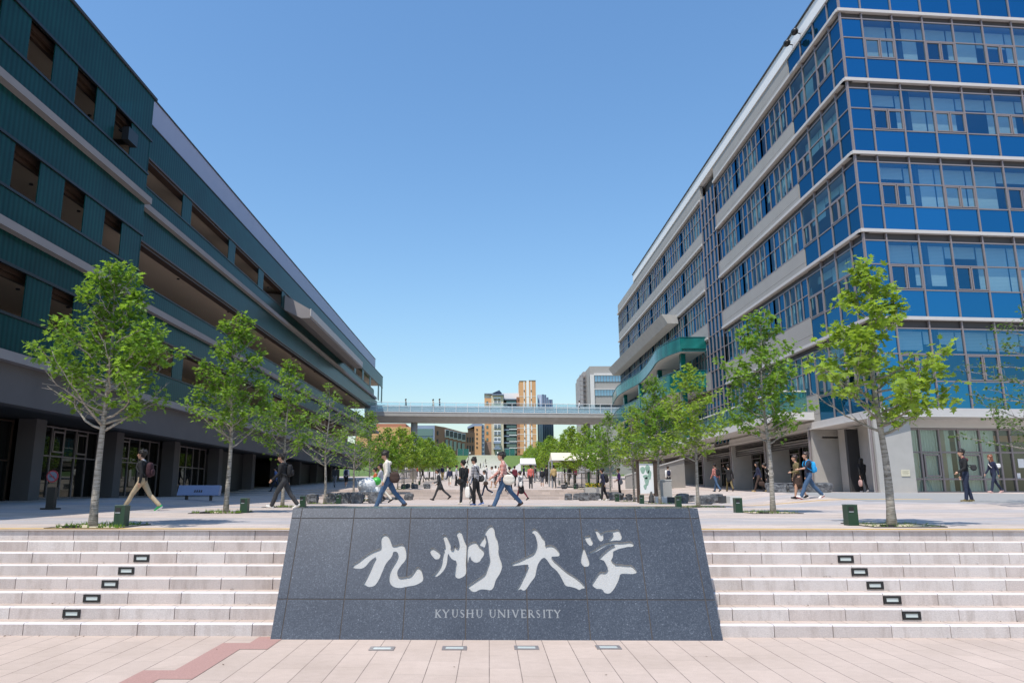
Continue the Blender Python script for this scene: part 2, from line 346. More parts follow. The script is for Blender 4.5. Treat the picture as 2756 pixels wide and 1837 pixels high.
# ---------------------------------------------------------------- stone sign
SIGN = dict(l.split(' ', 1) for l in """a -1825,944 -1801,985 -1751,1010 -1678,1081 -1595,1142 -1518,1176 -1461,1198 -1459,1240 -1474,1316 -1470,1364 -1447,1394 -1416,1404 -1383,1388 -1357,1345 -1335,1297 -1315,1240 -1271,1234 -1228,1250 -1184,1261 -1151,1245 -1135,1212 -1118,1156 -1108,1110 -1107,1050 -1130,1004 -1163,968 -1186,927 -1206,895 -1213,864 -1207,819 -1177,797 -1125,801 -1064,810 -1030,824 -994,873 -966,927 -941,941 -909,918 -889,882 -878,837 -863,793 -867,748 -902,722 -953,695 -1013,682 -1090,670 -1158,653 -1228,661 -1278,690 -1311,748 -1321,810 -1316,872 -1297,927 -1262,995 -1235,1045 -1217,1110 -1228,1138 -1261,1152 -1291,1142 -1292,1100 -1316,1054 -1352,1013 -1383,958 -1404,890 -1424,827 -1445,765 -1471,716 -1498,681 -1549,666 -1589,672 -1613,694 -1664,687 -1642,729 -1614,800 -1586,872 -1566,935 -1546,999 -1524,1054 -1513,1077 -1559,1045 -1599,1003 -1630,953 -1670,917 -1731,910 -1798,919
b1 -806,1175 -768,1210 -731,1194 -676,1152 -648,1120 -653,1074 -667,1046 -716,1039 -748,1073 -777,1110
b2 -759,821 -721,842 -683,887 -642,955 -627,1018 -624,1083 -613,1138 -597,1176 -617,1185 -615,1199 -589,1208 -595,1251 -605,1298 -620,1345 -637,1369 -608,1391 -581,1383 -566,1345 -542,1298 -523,1251 -513,1213 -521,1185 -489,1171 -476,1185 -467,1246 -453,1208 -414,1194 -402,1251 -407,1298 -427,1364 -453,1417 -415,1454 -383,1441 -364,1393 -340,1317 -322,1279 -305,1251 -301,1195 -303,1092 -308,982 -301,901 -305,834 -348,798 -400,777 -440,798 -454,838 -451,901 -444,964 -432,1023 -468,1028 -504,1055 -531,1092 -544,1124 -554,1092 -556,1019 -567,955 -591,900 -638,842 -688,802 -711,812 -741,804
b3 -291,1241 -259,1274 -196,1298 -164,1284 -149,1242 -101,1199 -61,1148 -70,1093 -105,1047 -123,1010 -176,992 -220,1019 -247,1046 -249,1092 -269,1056 -287,955 -294,1092
b4 -140,1243 -115,1308 -66,1370 -61,1413 -48,1456 -7,1509 30,1534 61,1504 79,1442 83,1374 110,1327 121,1280 131,1204 124,1130 145,1056 162,1010 175,956 165,902 143,848 114,803 87,759 74,715 60,662 21,623 -35,636 -104,640 -138,627 -177,603 -224,609 -255,644 -290,679 -225,723 -148,776 -96,812 -52,847 -26,928 1,1001 12,1047 1,1111 -9,1186 -12,1270 -21,1327 -34,1384 -52,1384 -52,1346 -34,1289 -48,1242 -57,1204 -92,1223 -124,1235
c 292,974 308,997 374,1020 446,1052 509,1084 590,1121 623,1172 648,1242 649,1299 636,1365 615,1404 574,1418 585,1466 618,1485 653,1466 692,1413 712,1365 742,1337 760,1290 756,1224 787,1243 836,1247 880,1229 913,1191 942,1145 946,1112 934,1086 880,1083 827,1080 851,1039 910,984 968,925 1034,867 1100,827 1158,783 1206,734 1237,695 1251,655 1200,651 1172,627 1131,655 1072,672 995,685 973,734 950,787 919,853 879,903 820,952 788,1011 755,1057 729,1066 693,1043 660,997 636,943 620,875 603,804 567,759 530,711 494,658 467,628 441,621 412,645 372,623 351,632 374,667 410,724 447,804 484,866 508,929 527,973 461,970 399,961 329,951 298,958
d1 1288,1371 1356,1377 1374,1395 1376,1347 1395,1309 1405,1271 1389,1238 1362,1231 1329,1262 1310,1309
d2 1436,1462 1473,1471 1498,1447 1516,1399 1560,1433 1625,1450 1679,1454 1711,1457 1753,1472 1783,1452 1791,1404 1805,1366 1790,1319 1762,1308 1700,1311 1645,1298 1599,1288 1620,1319 1670,1371 1698,1419 1640,1424 1585,1414 1551,1395 1554,1357 1548,1319 1514,1290 1486,1319 1468,1366 1459,1414
d3 1267,1213 1283,1196 1300,1131 1313,1076 1332,1012 1330,966 1302,944 1258,944 1230,975 1215,1039 1232,1113 1250,1168
d4 1322,1131 1391,1159 1458,1210 1533,1253 1607,1273 1688,1285 1777,1281 1859,1292 1913,1298 1946,1277 1950,1234 1921,1217 1868,1220 1813,1206 1749,1192 1694,1169 1660,1150 1661,1113 1642,1058 1621,1031 1658,999 1673,976 1735,981 1812,969 1883,972 1921,931 1948,877 1934,855 1871,843 1807,852 1720,846 1711,806 1682,744 1640,673 1600,621 1553,582 1490,595 1477,630 1457,647 1397,647 1360,673 1330,712 1374,770 1423,841 1466,881 1513,868 1550,886 1571,922 1557,958 1540,1003 1521,1035 1447,1044 1501,1104 1559,1155 1636,1215 1711,1248 1640,1248 1566,1225 1491,1182 1425,1141 1361,1119""".strip().split('\n'))
m_gran = NT("dark speckled granite")
co = m_gran.obj()
vo = m_gran.n("ShaderNodeTexVoronoi"); vo.inputs['Scale'].default_value = 85; m_gran.l(co, vo.inputs['Vector'])
spk = m_gran.ramp(vo.outputs['Color'], [(0.0, (0.036, 0.041, 0.049)), (0.70, (0.062, 0.070, 0.083)), (0.92, (0.10, 0.112, 0.13)), (1.0, (0.19, 0.205, 0.23))])
spk = m_gran.mix(0.7, spk, m_gran.ramp(m_gran.noise(co, 0.9, 4), [(0.35, (0.8, 0.8, 0.82)), (0.7, (1.25, 1.25, 1.25))]), 'MULTIPLY')
m_gran = m_gran.done(m_gran.bsdf(spk, 0.20, 0, 0.55))
m_carve = M("hammered pale carving", (0.43, 0.43, 0.42), 0.9, var=0.18, vs=60, bump=0.6, bs=110)
m_carve2 = M("dull carved lettering", (0.22, 0.23, 0.24), 0.9, var=0.2, vs=60)
EL = R(63); UX = Vector((1, 0, 0)); VX = Vector((0, math.cos(EL), math.sin(EL))); NX = Vector((0, -math.sin(EL), math.cos(EL)))
P0 = Vector((0, 9.84, 0))
SP = lambda u, v, d=0.0: P0 + UX * u + VX * v + NX * d
def solid(mb, name, mats):
    me = mb.mesh(name, mats); bm = bmesh.new(); bm.from_mesh(me); bmesh.ops.recalc_face_normals(bm, faces=bm.faces); bm.to_mesh(me); bm.free()
    o = bpy.data.objects.new(name, me); COL.objects.link(o); return o
body = MB(); XL, XR = -2.74, 2.90; LV = 1.585 / math.sin(EL)
body.prism([(XL, 9.84, -0.05 * 0), (XL, 9.84 + LV * math.cos(EL), 1.585), (XL, 12.2, 1.585), (XL, 12.2, 0.0)], (XR - XL, 0, 0))
sign = solid(body, "stone_sign", [m_gran, m_carve, m_joint, m_carve2])
def cut(target, mb, mi, selfx=False):
    c = solid(mb, "cutter", [m_gran, m_carve, m_joint, m_carve2]); c.data.polygons.foreach_set('material_index', [mi] * len(c.data.polygons)); c.data.update()
    md = target.modifiers.new("b", 'BOOLEAN'); md.operation = 'DIFFERENCE'; md.solver = 'EXACT'; md.object = c; md.use_self = selfx
    dg = bpy.context.evaluated_depsgraph_get(); dg.update()
    me = bpy.data.meshes.new_from_object(target.evaluated_get(dg)); target.modifiers.clear(); old = target.data; target.data = me; bpy.data.meshes.remove(old)
    bpy.data.objects.remove(c)
DEP = 0.028
chars = MB()
for k, s in SIGN.items():
    pts = [tuple(float(a) / 1000 for a in p.split(',')) for p in s.split()]
    # round the traced brush outline a little
    q = []
    for i, p in enumerate(pts):
        nx_ = pts[(i + 1) % len(pts)]
        q += [(p[0] * .75 + nx_[0] * .25, p[1] * .75 + nx_[1] * .25), (p[0] * .25 + nx_[0] * .75, p[1] * .25 + nx_[1] * .75)]
    chars.prism([SP(u, v, -DEP) for u, v in q], NX * (DEP + 0.05))
cut(sign, chars, 1)
# serif capitals, cut in the same way
LET = MB()
def st(x0, y0, x1, y1, wd, ox, sx, h0, hh):
    """one stroke of a letter as a prism; letter box is 1 x 1"""
    a = Vector((ox + x0 * sx, h0 + y0 * hh)); b = Vector((ox + x1 * sx, h0 + y1 * hh)); d = (b - a).normalized(); n = Vector((-d.y, d.x)) * wd / 2
    q = [a + n, b + n, b - n, a - n]; LET.n = getattr(LET, 'n', 0) + 1; LET.prism([SP(p.x, p.y, -0.004) for p in q], NX * (0.0048 + .00012 * (LET.n % 24)))
TK, TN, SF = 0.0175, 0.0105, 0.0085
def letter(ch, x0, x1, h0=0.277, hh=0.096):
    s = (x1 - x0)
    S = lambda a, b, c, d, wd: st(a, b, c, d, wd, x0, s, h0, hh)
    def ser(x, y, ww=0.42): S(x - ww / 2, y, x + ww / 2, y, SF)
    def arc(cx, cy, rx, ry, a0, a1, wd, n=6):
        P = [(cx + rx * math.cos(R(lerp(a0, a1, i / n))), cy + ry * math.sin(R(lerp(a0, a1, i / n)))) for i in range(n + 1)]
        for (a, b), (c, d) in zip(P, P[1:]): S(a, b, c, d, wd)
    if ch == 'K': S(.18, 0, .18, 1, TK); S(.22, .48, .85, 1, TN); S(.32, .58, .9, 0, TK); ser(.18, 0); ser(.18, 1); ser(.85, 1, .3); ser(.92, 0, .3)
    if ch == 'Y': S(.05, 1, .5, .5, TK); S(.95, 1, .5, .5, TN); S(.5, 0, .5, .52, TK); ser(.08, 1, .34); ser(.92, 1, .3); ser(.5, 0)
    if ch == 'U': S(.15, .35, .15, 1, TK); S(.88, .35, .88, 1, TN); arc(.515, .36, .365, .34, 180, 360, TN); ser(.15, 1); ser(.88, 1, .3)
    if ch == 'S': arc(.5, .74, .36, .24, 30, 200, TN); S(.17, .66, .83, .34, TK); arc(.5, .26, .36, .24, 20, -150, TN)
    if ch == 'H': S(.15, 0, .15, 1, TK); S(.85, 0, .85, 1, TK); S(.15, .52, .85, .52, TN); [ser(x, y, .34) for x in (.15, .85) for y in (0, 1)]
    if ch == 'N': S(.12, 0, .12, 1, TN); S(.1, 1, .88, .02, TK); S(.88, 0, .88, 1, TN); ser(.1, 1, .28); ser(.12, 0, .28); ser(.88, 1, .28)
    if ch == 'I': S(.5, 0, .5, 1, TK); ser(.5, 0, 1.0); ser(.5, 1, 1.0)
    if ch == 'V': S(.08, 1, .52, 0, TK); S(.92, 1, .52, 0, TN); ser(.08, 1, .34); ser(.92, 1, .3)
    if ch == 'E': S(.2, 0, .2, 1, TK); S(.05, 1, .92, 1, TN); S(.05, 0, .95, 0, TN); S(.2, .52, .72, .52, TN); S(.92, 1.02, .92, .82, SF); S(.95, 0, .95, .2, SF)
    if ch == 'R': S(.16, 0, .16, 1, TK); arc(.36, .74, .34, .25, 90, -90, TN); S(.16, .99, .4, .99, TN); S(.16, .5, .4, .5, TN); S(.45, .5, .95, 0, TK); ser(.16, 0); ser(.95, 0, .2); ser(.12, 1, .2)
    if ch == 'T': S(.5, 0, .5, 1, TK); S(.03, 1, .97, 1, TN); S(.03, 1, .03, .8, SF); S(.97, 1, .97, .8, SF); ser(.5, 0)
ux = [-689, -612, -591, -511, -473, -397, -371, -312, -291, -198, -164, -84, 4, 85, 110, 211, 232, 258, 296, 376, 405, 473, 498, 574, 599, 650, 688, 713, 726, 810, 831, 907]
for i, ch in enumerate("KYUSHUUNIVERSITY"): letter(ch, ux[2 * i] / 1000, ux[2 * i + 1] / 1000)
gv = MB()
for u in (-2.61, -1.872, -1.085, -0.297, 0.487, 1.262, 2.03, 2.775): gv.box(u - .0065, 0, 0, u + .0065, 1, 1); gv.v[-8:] = [tuple(SP(x, -0.02 if y == 0 else LV - .0015, -0.006 if z == 0 else 0.03)) for x, y, z in gv.v[-8:]]
cut(sign, gv, 2)
gh = MB()
for v in (1.629, 0.507): gh.box(0, v - .0065, 0, 1, v + .0065, 1); gh.v[-8:] = [tuple(SP(XL - .02 if x == 0 else XR + .02, y, -0.006 if z == 0 else 0.03)) for x, y, z in gh.v[-8:]]
cut(sign, gh, 2)
lo = LET.build("lettering", m_carve2, sign); lo["label"] = "carved grey serif letters reading KYUSHU UNIVERSITY"
tag(sign, "long sloping dark granite sign with carved white calligraphy and KYUSHU UNIVERSITY below", "sign")
# dry leaves and grit caught along the steps
mb = MB(); rl = random.Random(77)
for i in range(330):
    k = rl.randrange(NST + 1); x = rl.uniform(-9, 9)
    if -3.1 < x < 3.3 and k < 8: continue
    y = (Y0 + RUN * k - rl.uniform(.008, .05)) if k < NST else rl.uniform(5, 9.6); z = RISE * min(k, 8) if k < NST else 0
    a = rl.uniform(0, 3.1); l = rl.uniform(.006, .022); d = Vector((math.cos(a), math.sin(a), rl.uniform(0, .4))) * l; e = Vector((-math.sin(a), math.cos(a), rl.uniform(0, .4))) * l * .6
    p = Vector((x, y, z + .004)); mb.add([p - d, p + e, p + d, p - e], [(0, 1, 2, 3)])
tag(mb.build("litter", M("dry leaf litter", (.10, .065, .04), .9, var=.6, vs=3)), "scattered dry leaves and grit along the foot of the steps", "litter", kind="stuff")
# ---------------------------------------------------------------- small lights in the steps and in front of the sign
for side, lst in (("left", [(-5.57, 1), (-5.49, 2), (-5.42, 3), (-5.36, 4), (-5.30, 5)]), ("right", [(5.55, 1), (5.49, 2), (5.44, 3), (5.40, 4), (5.37, 5)])):
    for x, k in lst:
        yf = Y0 + RUN * k; zc = RISE * (k + 0.46)
        t = thing("step_light", (x, yf, zc), "black framed step light %s of the sign, in the %s riser from the bottom" % (side, ORD[k]), "step light", "lights recessed in the step risers")
        f = MB()
        for a in (-1, 1): f.box(x + a * .10 - .018, yf - .012, zc - .052, x + a * .10 + .018, yf + .01, zc + .052); 
        for a in (-1, 1): f.box(x - .082, yf - .0115, zc + a * .038 - .014, x + .082, yf + .01, zc + a * .038 + .014)
        f.build("frame", m_black, t)
        l = MB(); l.box(x - .082, yf - .003, zc - .024, x + .082, yf + .01, zc + .024); l.build("lens", m_lens, t)
for i, x in enumerate((-1.26, -.41, .44, 1.41)):
    y = 9.28 + .035 * i
    t = thing("ground_light", (x, y, 0), "flat square pavement light before the sign, %s of four from the left" % ORD[i], "ground light", "lights set in the pavement before the sign")
    f = MB()
    for a in (-1, 1): f.box(x + a * .125 - .02, y - .10, 0.001, x + a * .125 + .02, y + .10, .012); f.box(x - .105, y + a * .08 - .02, 0.001, x + .105, y + a * .08 + .02, .0115)
    f.build("frame", m_alu, t)
    l = MB(); l.box(x - .105, y - .06, .001, x + .105, y + .06, .008); l.build("lens", m_lens, t)
# ---------------------------------------------------------------- glass
def ribbed_glass(name, c1, c2, freq, rough=0.22):
    k = NT(name); co = k.obj(); sx = k.n("ShaderNodeSeparateXYZ"); k.l(co, sx.inputs[0])
    s = k.math('SINE', k.math('MULTIPLY', k.math('ADD', sx.outputs[1], sx.outputs[0]), freq)); s = k.math('ADD', k.math('MULTIPLY', s, 0.5), 0.5)
    wn = k.noise(co, 0.45, 4, 0.6)
    c = k.mix(s, c1, c2); c = k.mix(0.6, c, k.ramp(wn, [(0.3, (0.55, 0.55, 0.6)), (0.7, (1.3, 1.3, 1.3))]), 'MULTIPLY')
    d = k.bsdf(c, rough, 0, 0.25, k.bump(s, 0.08, 0.02))
    tr = k.n("ShaderNodeBsdfTransparent"); tr.inputs[0].default_value = (0.10, 0.42, 0.42, 1)
    mx = k.n("ShaderNodeMixShader"); mx.inputs[0].default_value = 0.30; k.l(d, mx.inputs[1]); k.l(tr.outputs[0], mx.inputs[2])
    return k.done(mx.outputs[0])
m_teal = ribbed_glass("ribbed teal glass", (0.004, 0.046, 0.050), (0.008, 0.076, 0.074), 2 * math.pi / 0.24, 0.3)
m_teal2 = ribbed_glass("smooth teal glass", (0.010, 0.15, 0.13), (0.016, 0.21, 0.18), 2 * math.pi / 1.2, 0.1)
def coated(name, tint, gl, fac, tcol=None, rough=0.015):
    """coated window glass: a tinted mirror over a dark body or over clear glass"""
    k = NT(name); co = k.obj()
    oi = k.n("ShaderNodeObjectInfo"); g = k.n("ShaderNodeBsdfGlossy"); k.l(k.mix(oi.outputs['Random'], tuple(x * .78 for x in gl), tuple(min(1, x * 1.14) for x in gl)), g.inputs['Color']); g.inputs['Roughness'].default_value = rough
    k.l(k.bump(k.noise(co, 0.8, 1), 0.05, 0.02), g.inputs['Normal'])
    if tcol is None:
        b = k.n("ShaderNodeBsdfDiffuse"); b.inputs['Color'].default_value = (*tint, 1)
    else:
        b = k.n("ShaderNodeBsdfTransparent"); b.inputs['Color'].default_value = (*tcol, 1)
    mx = k.n("ShaderNodeMixShader"); mx.inputs[0].default_value = fac; k.l(b.outputs[0], mx.inputs[1]); k.l(g.outputs[0], mx.inputs[2])
    return k.done(mx.outputs[0])
m_spand = coated("blue spandrel glass", (0.002, 0.032, 0.095), (0.07, 0.34, 0.61), 0.55)
m_vis = coated("blue vision glass", (0, 0, 0), (0.10, 0.38, 0.66), 0.34, (0.70, 0.86, 0.89))
m_spand2 = coated("dull blue spandrel glass", (0.003, 0.03, 0.06), (0.10, 0.34, 0.60), 0.36)
m_vis2 = coated("clear ribbon glass", (0, 0, 0), (0.20, 0.42, 0.62), 0.22, (0.62, 0.85, 0.86))
m_shop = coated("clear shop glass", (0, 0, 0), (0.75, 0.82, 0.85), 0.14, (0.74, 0.82, 0.80))
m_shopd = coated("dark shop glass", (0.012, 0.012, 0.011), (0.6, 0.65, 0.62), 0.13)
m_frost = coated("pale bridge glass", (0.36, 0.52, 0.60), (0.7, 0.85, 0.95), 0.25)
k = NT("frosted bridge glass"); tr = k.n("ShaderNodeBsdfTransparent"); tr.inputs[0].default_value = (0.72, 0.88, 0.94, 1)
df = k.bsdf((0.42, 0.60, 0.68), 0.12, 0, 0.6); mx = k.n("ShaderNodeMixShader"); mx.inputs[0].default_value = 0.42; k.l(df, mx.inputs[1]); k.l(tr.outputs[0], mx.inputs[2]); m_frost = k.done(mx.outputs[0])
k = NT("pale window blind"); co = k.obj(); sx = k.n("ShaderNodeSeparateXYZ"); k.l(co, sx.inputs[0])
m_blind = k.done(k.bsdf(k.mix(k.math('GREATER_THAN', k.math('SINE', k.math('MULTIPLY', sx.outputs[2], 90.0)), .3), (.74, .77, .74), (.55, .60, .58)), .8))
m_ceil = M("warm balcony ceiling", (0.56, 0.46, 0.37), 0.85, var=0.12, vs=0.3)
m_inwall = M("beige inner wall", (0.34, 0.27, 0.20), 0.85, var=0.2, vs=0.5)
m_lav = M("lavender ribbed cladding", (0.34, 0.36, 0.48), 0.5, var=0.06, vs=1)
m_panel = NT("grey extruded panel"); co = m_panel.obj(); sx = m_panel.n("ShaderNodeSeparateXYZ"); m_panel.l(co, sx.inputs[0])
hz = m_panel.math('SINE', m_panel.math('MULTIPLY', sx.outputs[2], 2 * math.pi / 0.12))
pc = m_panel.mix(m_panel.noise(co, 0.6, 4), (0.30, 0.285, 0.262), (0.37, 0.352, 0.328))
m_panel = m_panel.done(m_panel.bsdf(pc, 0.65, 0, 0.4, m_panel.bump(hz, 0.12, 0.01)))
m_slab = M("pale slab edge", (0.52, 0.50, 0.48), 0.7, var=0.08)
m_roomwall = M("office wall", (0.16, 0.18, 0.19), 0.9, var=0.2, vs=0.6)
m_louv = M("dark louvres", (0.05, 0.045, 0.045), 0.6)
m_frame = M("brown-grey window frame", (0.25, 0.215, 0.215), 0.45, metal=0.2, var=0.05)
m_curtain = M("greenish curtain", (0.62, 0.68, 0.62), 0.9, var=0.12, vs=6)
m_orange = M("orange timber lining", (0.45, 0.19, 0.08), 0.6, var=0.2)
# ---------------------------------------------------------------- left building
m_lconc = M("shade-darkened concrete", (0.115, 0.105, 0.105), 0.85, var=0.22, vs=0.8, bump=0.12, bs=15); m_lslab = M("shade-darkened slab edge", (0.27, 0.25, 0.25), 0.85, var=0.15, vs=0.8)  # both base colours darkened to carry the building's deep shade
LX, FX = -15.1, -15.5                  # near glass skin and the plane of the long far part
LB = thing("teal_glass_building", (-22, 50, 1.5), "long shaded building with dark teal ribbed glass bands and a concrete ground floor", "building")
def lpart(name, mat, fn, label=None, parent=None, smooth=False):
    mb = MB(); fn(mb); o = mb.build(name, mat, parent or LB, smooth)
    if label: o['label'] = label
    return o
YN0, YN1, YF1 = 8.0, 30.7, 108.0
SL = [(5.80, 6.10), (9.82, 10.10), (14.23, 14.50)]
RAIL = [7.30, 11.20, 15.64]; FASC = [(8.83, 9.815), (12.80, 14.225), (17.23, 19.23)]
FASCF = [(8.83, 9.815), (12.80, 14.225), (16.75, 18.35)]
for i, (z0, z1) in enumerate(SL):
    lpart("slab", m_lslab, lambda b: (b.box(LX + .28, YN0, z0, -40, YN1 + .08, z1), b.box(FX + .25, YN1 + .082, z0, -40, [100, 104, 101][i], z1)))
    # balustrades
    lpart("glass_balustrade", m_teal, lambda b: b.box(LX - .04, YN0, z1 + .002, LX, YN1, RAIL[i] - .06))
    lpart("glass_balustrade", m_teal, lambda b: b.box(FX - .04, YN1 + .1, z1 + .002, FX, [99, 103, 100][i], RAIL[i] - .3 if i else RAIL[i] - .06))
    lpart("handrail", m_black, lambda b: (b.box(LX - .06, YN0, RAIL[i] - .06, LX + .05, YN1 + .03, RAIL[i] + .03), b.box(FX - .06, YN1 + .1, RAIL[i] - .3 if i else RAIL[i] - .06, FX + .04, 99.5, RAIL[i] - .24 if i else RAIL[i])))
    a, c = FASC[i]; lpart("glass_fascia", m_teal, lambda b: b.box(LX - .04, YN0, a + .06, LX, YN1, c))
    lpart("fascia_rail", m_black, lambda b: (b.box(LX - .06, YN0, a - .04, LX + .05, YN1 + .1, a + .058)))
    a, c = FASCF[i]; lpart("glass_fascia", m_teal, lambda b: b.box(FX - .04, YN1 + .1, a + .06, FX, [99, 103, YF1][i], c))
    lpart("fascia_rail", m_brown, lambda b: (b.box(FX - .45, YN1 + .1, a - .14, FX - .045, 99, a + .04), b.box(FX - .05, YN1 + .1, a - .03, FX + .03, [99, 103, YF1][i], a + .058)))
    cz = [9.05, 13.1, 17.35][i]
    lpart("balcony_ceiling", m_ceil, lambda b: (b.box(LX - .3, YN0, cz, -19.6, YN1 + .1, cz + .12), b.box(FX - .3, YN1 + .1, min(cz, 16.95) if i == 2 else cz, -19.6, [98, 102, YF1 - 1][i], (min(cz, 16.95) if i == 2 else cz) + .12)))
    # glazed piers of the near part
    y = 20.45 - 2.85 * 4
    while y < YN1 - .3:
        w_ = 1.45 if y < 28.5 else 1.65
        lpart("glass_pier", m_teal, lambda b: b.box(LX - .05, max(y, YN0), RAIL[i] + .032, LX - .012, min(y + w_, YN1), FASC[i][0] - .042)); y += 2.85
for i in range(3):
    a = FASC[i][0]; lpart("lintel", m_brown, lambda b: (b.box(LX - .30, YN0, a - .10, LX - .42, YN1 - .05, a + .20), b.box(LX - .46, YN0, a - .22, LX - .60, YN1 - .05, a + .05)))
    cz = [9.05, 13.1, 17.35][i]
    for y in (23.0, 25.9, 28.6, 33.5, 38.5, 46, 54, 62, 70, 78, 86):
        if i == 2 and y > 31: zc_ = 16.95
        else: zc_ = cz
        lpart("ceiling_light", m_dark, lambda b: b.tube([(-16.6 - .25 * (y % 2), y, zc_ + .002), (-16.6 - .25 * (y % 2), y, zc_ - .05)], .075, 10))
    lpart("access_hatch", m_joint, lambda b: [b.box(-17.4, 22.2 + q, cz - .004, -16.7, 22.22 + q, cz + .004) for q in (0, .7)] + [b.box(-17.4 + q, 22.21, cz - .0045, -17.38 + q, 22.91, cz + .004) for q in (0, .68)])
lpart("hanging_monitor", m_black, lambda b: (b.box(-14.98, 28.0, 15.95, -14.7, 28.8, 16.5), b.box(-15.3, 28.3, 16.5, -14.9, 28.5, 16.56)))
lpart("end_glass", m_teal, lambda b: (b.box(FX - .02, YN1 - .045, 14.5, LX - .001, YN1 - .004, 19.2), b.box(FX - .02, YN1 - .045, 10.1, LX - .001, YN1 - .004, 14.22), b.box(FX - .02, YN1 - .045, 6.1, LX - .001, YN1 - .004, 9.81)))
for y in (36.1, 42.95, 48.8, 54.6, 85.5, 91.0, 96.6, 104.2, 107.4):
    lpart("glass_pier", m_teal, lambda b: b.box(FX - .05, y - .6, 14.52, FX - .012, y + .55, 16.7))
for y in (36.5, 44.5, 52.5):
    lpart("glass_pier", m_teal, lambda b: b.box(FX - .05, y - .6, RAIL[0] + .03, FX - .012, y + .6, 8.68))
lpart("back_wall", m_inwall, lambda b: (b.box(-19.6, YN0, 5.6, -19.9, 104, 19.0),), None)
lpart("ribbed_parapet", m_lav, lambda b: [b.box(-16.2, 31 + i * .5, 18.2, -16.24 - .03 * (i % 2), 31.5 + i * .5, 20.45) for i in range(148)])
lpart("parapet_cap", m_dark, lambda b: (b.box(-16.16, 31, 20.452, -16.5, 105, 20.53), b.box(LX + .06, YN0, 19.235, -17, YN1 + .2, 19.36), b.box(FX + .03, YN1 + .2, 18.36, FX - .2, YF1, 18.42)))
lpart("roof", m_concd, lambda b: (b.box(-16.6, 8, 18.3, -40, 105, 18.6), b.box(-15.75, YN1 + .3, 18.0, -16.6, YF1, 18.2)))
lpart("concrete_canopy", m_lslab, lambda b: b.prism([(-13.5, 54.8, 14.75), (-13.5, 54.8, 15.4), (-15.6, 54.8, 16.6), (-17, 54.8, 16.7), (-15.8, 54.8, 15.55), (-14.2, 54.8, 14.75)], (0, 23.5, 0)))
lpart("canopy_lip", m_slab, lambda b: b.box(-13.44, 54.7, 14.9, -13.497, 78.4, 15.45))
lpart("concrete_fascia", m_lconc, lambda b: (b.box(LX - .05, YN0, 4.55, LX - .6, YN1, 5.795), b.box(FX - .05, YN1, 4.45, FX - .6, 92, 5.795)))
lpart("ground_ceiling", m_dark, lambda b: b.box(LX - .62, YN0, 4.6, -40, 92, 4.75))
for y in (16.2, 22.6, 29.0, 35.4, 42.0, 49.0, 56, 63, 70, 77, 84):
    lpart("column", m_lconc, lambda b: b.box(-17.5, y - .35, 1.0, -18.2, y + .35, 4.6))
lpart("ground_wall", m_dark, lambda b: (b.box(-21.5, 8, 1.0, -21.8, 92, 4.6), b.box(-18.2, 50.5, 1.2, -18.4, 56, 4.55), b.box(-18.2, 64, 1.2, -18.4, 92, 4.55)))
def shopwin(parent, x, y0, y1, z0, z1, rows, cols, matg, matf, nrm=1, pads=()):
    mb = MB(); n = cols
    for i in range(n + 1):
        y = lerp(y0, y1, i / n); mb.box(x - .04, y - .03, z0, x + .05, y + .03, z1)
    for r in rows: mb.box(x - .035, y0, r - .03, x + .045, y1, r + .03)
    for (c, ra, rb) in pads:
        ya, yb = lerp(y0, y1, c / n) + .05, lerp(y0, y1, (c + 1) / n) - .05
        for q in (ra + .05, rb - .12): mb.box(x + .046, ya, q, x + .075, yb, q + .07)
        for q in (ya, yb - .07): mb.box(x + .046, q, ra + .05, x + .074, q + .07, rb - .05)
    f = mb.build("window", matf, parent)
    g = MB(); g.box(x - .012, y0, z0, x - .002, y1, z1); g.build("pane", matg, f); return f
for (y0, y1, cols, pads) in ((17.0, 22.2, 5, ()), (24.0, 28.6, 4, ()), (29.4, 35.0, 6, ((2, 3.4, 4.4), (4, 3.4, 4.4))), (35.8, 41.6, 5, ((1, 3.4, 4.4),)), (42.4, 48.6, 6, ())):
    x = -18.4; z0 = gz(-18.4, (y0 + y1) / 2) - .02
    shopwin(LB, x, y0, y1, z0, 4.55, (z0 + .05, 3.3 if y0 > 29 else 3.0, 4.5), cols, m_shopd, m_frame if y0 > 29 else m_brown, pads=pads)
# things kept in the shade under it
t = thing("no_smoking_sign", (CAMX(153, 21.5), 21.5, gz(-13, 21.5)), "round no smoking sign on a black post in the shade of the teal building", "sign")
b = MB(); z = gz(-13, 21.5); x = CAMX(153, 21.5); b.box(x - .11, 21.45, z, x + .11, 21.6, z + .62); b.box(x - .2, 21.35, z, x + .2, 21.7, z + .04); b.build("post", m_black, t)
b = MB()
def disc(b, x, y, z, r, m=0, th=.02, n=28): b.prism([(x + r * math.cos(2 * math.pi * i / n), y, z + r * math.sin(2 * math.pi * i / n)) for i in range(n)], (0, th, 0), m)
disc(b, x, 21.44, z + .92, .17, 0); b2 = MB()
disc(b2, x, 21.434, z + .92, .135, 0, .005)
b.build("rim", M("sign red", (0.35, .03, .04), .5), t)
f = b2.build("face", M("shaded blue-grey enamel", (.16, .19, .25), .5), t); b = MB(); b.obox((x - .10, 21.428, z + .995), (.19, 0, -.17), (.02, 0, .022), (0, .004, 0)); b.build("slash", MATS["sign red"], t)
b = MB(); b.box(x - .08, 21.4305, z + .90, x + .06, 21.4335, z + .925); b.build("cigarette", m_black, t)
xx, yy = CAMX(545, 31), 31.0; z = gz(xx, yy)
t = thing("slanted_notice_board", (xx, yy, z), "blue-white slanted notice board on low legs beside the dark shop windows", "notice board")
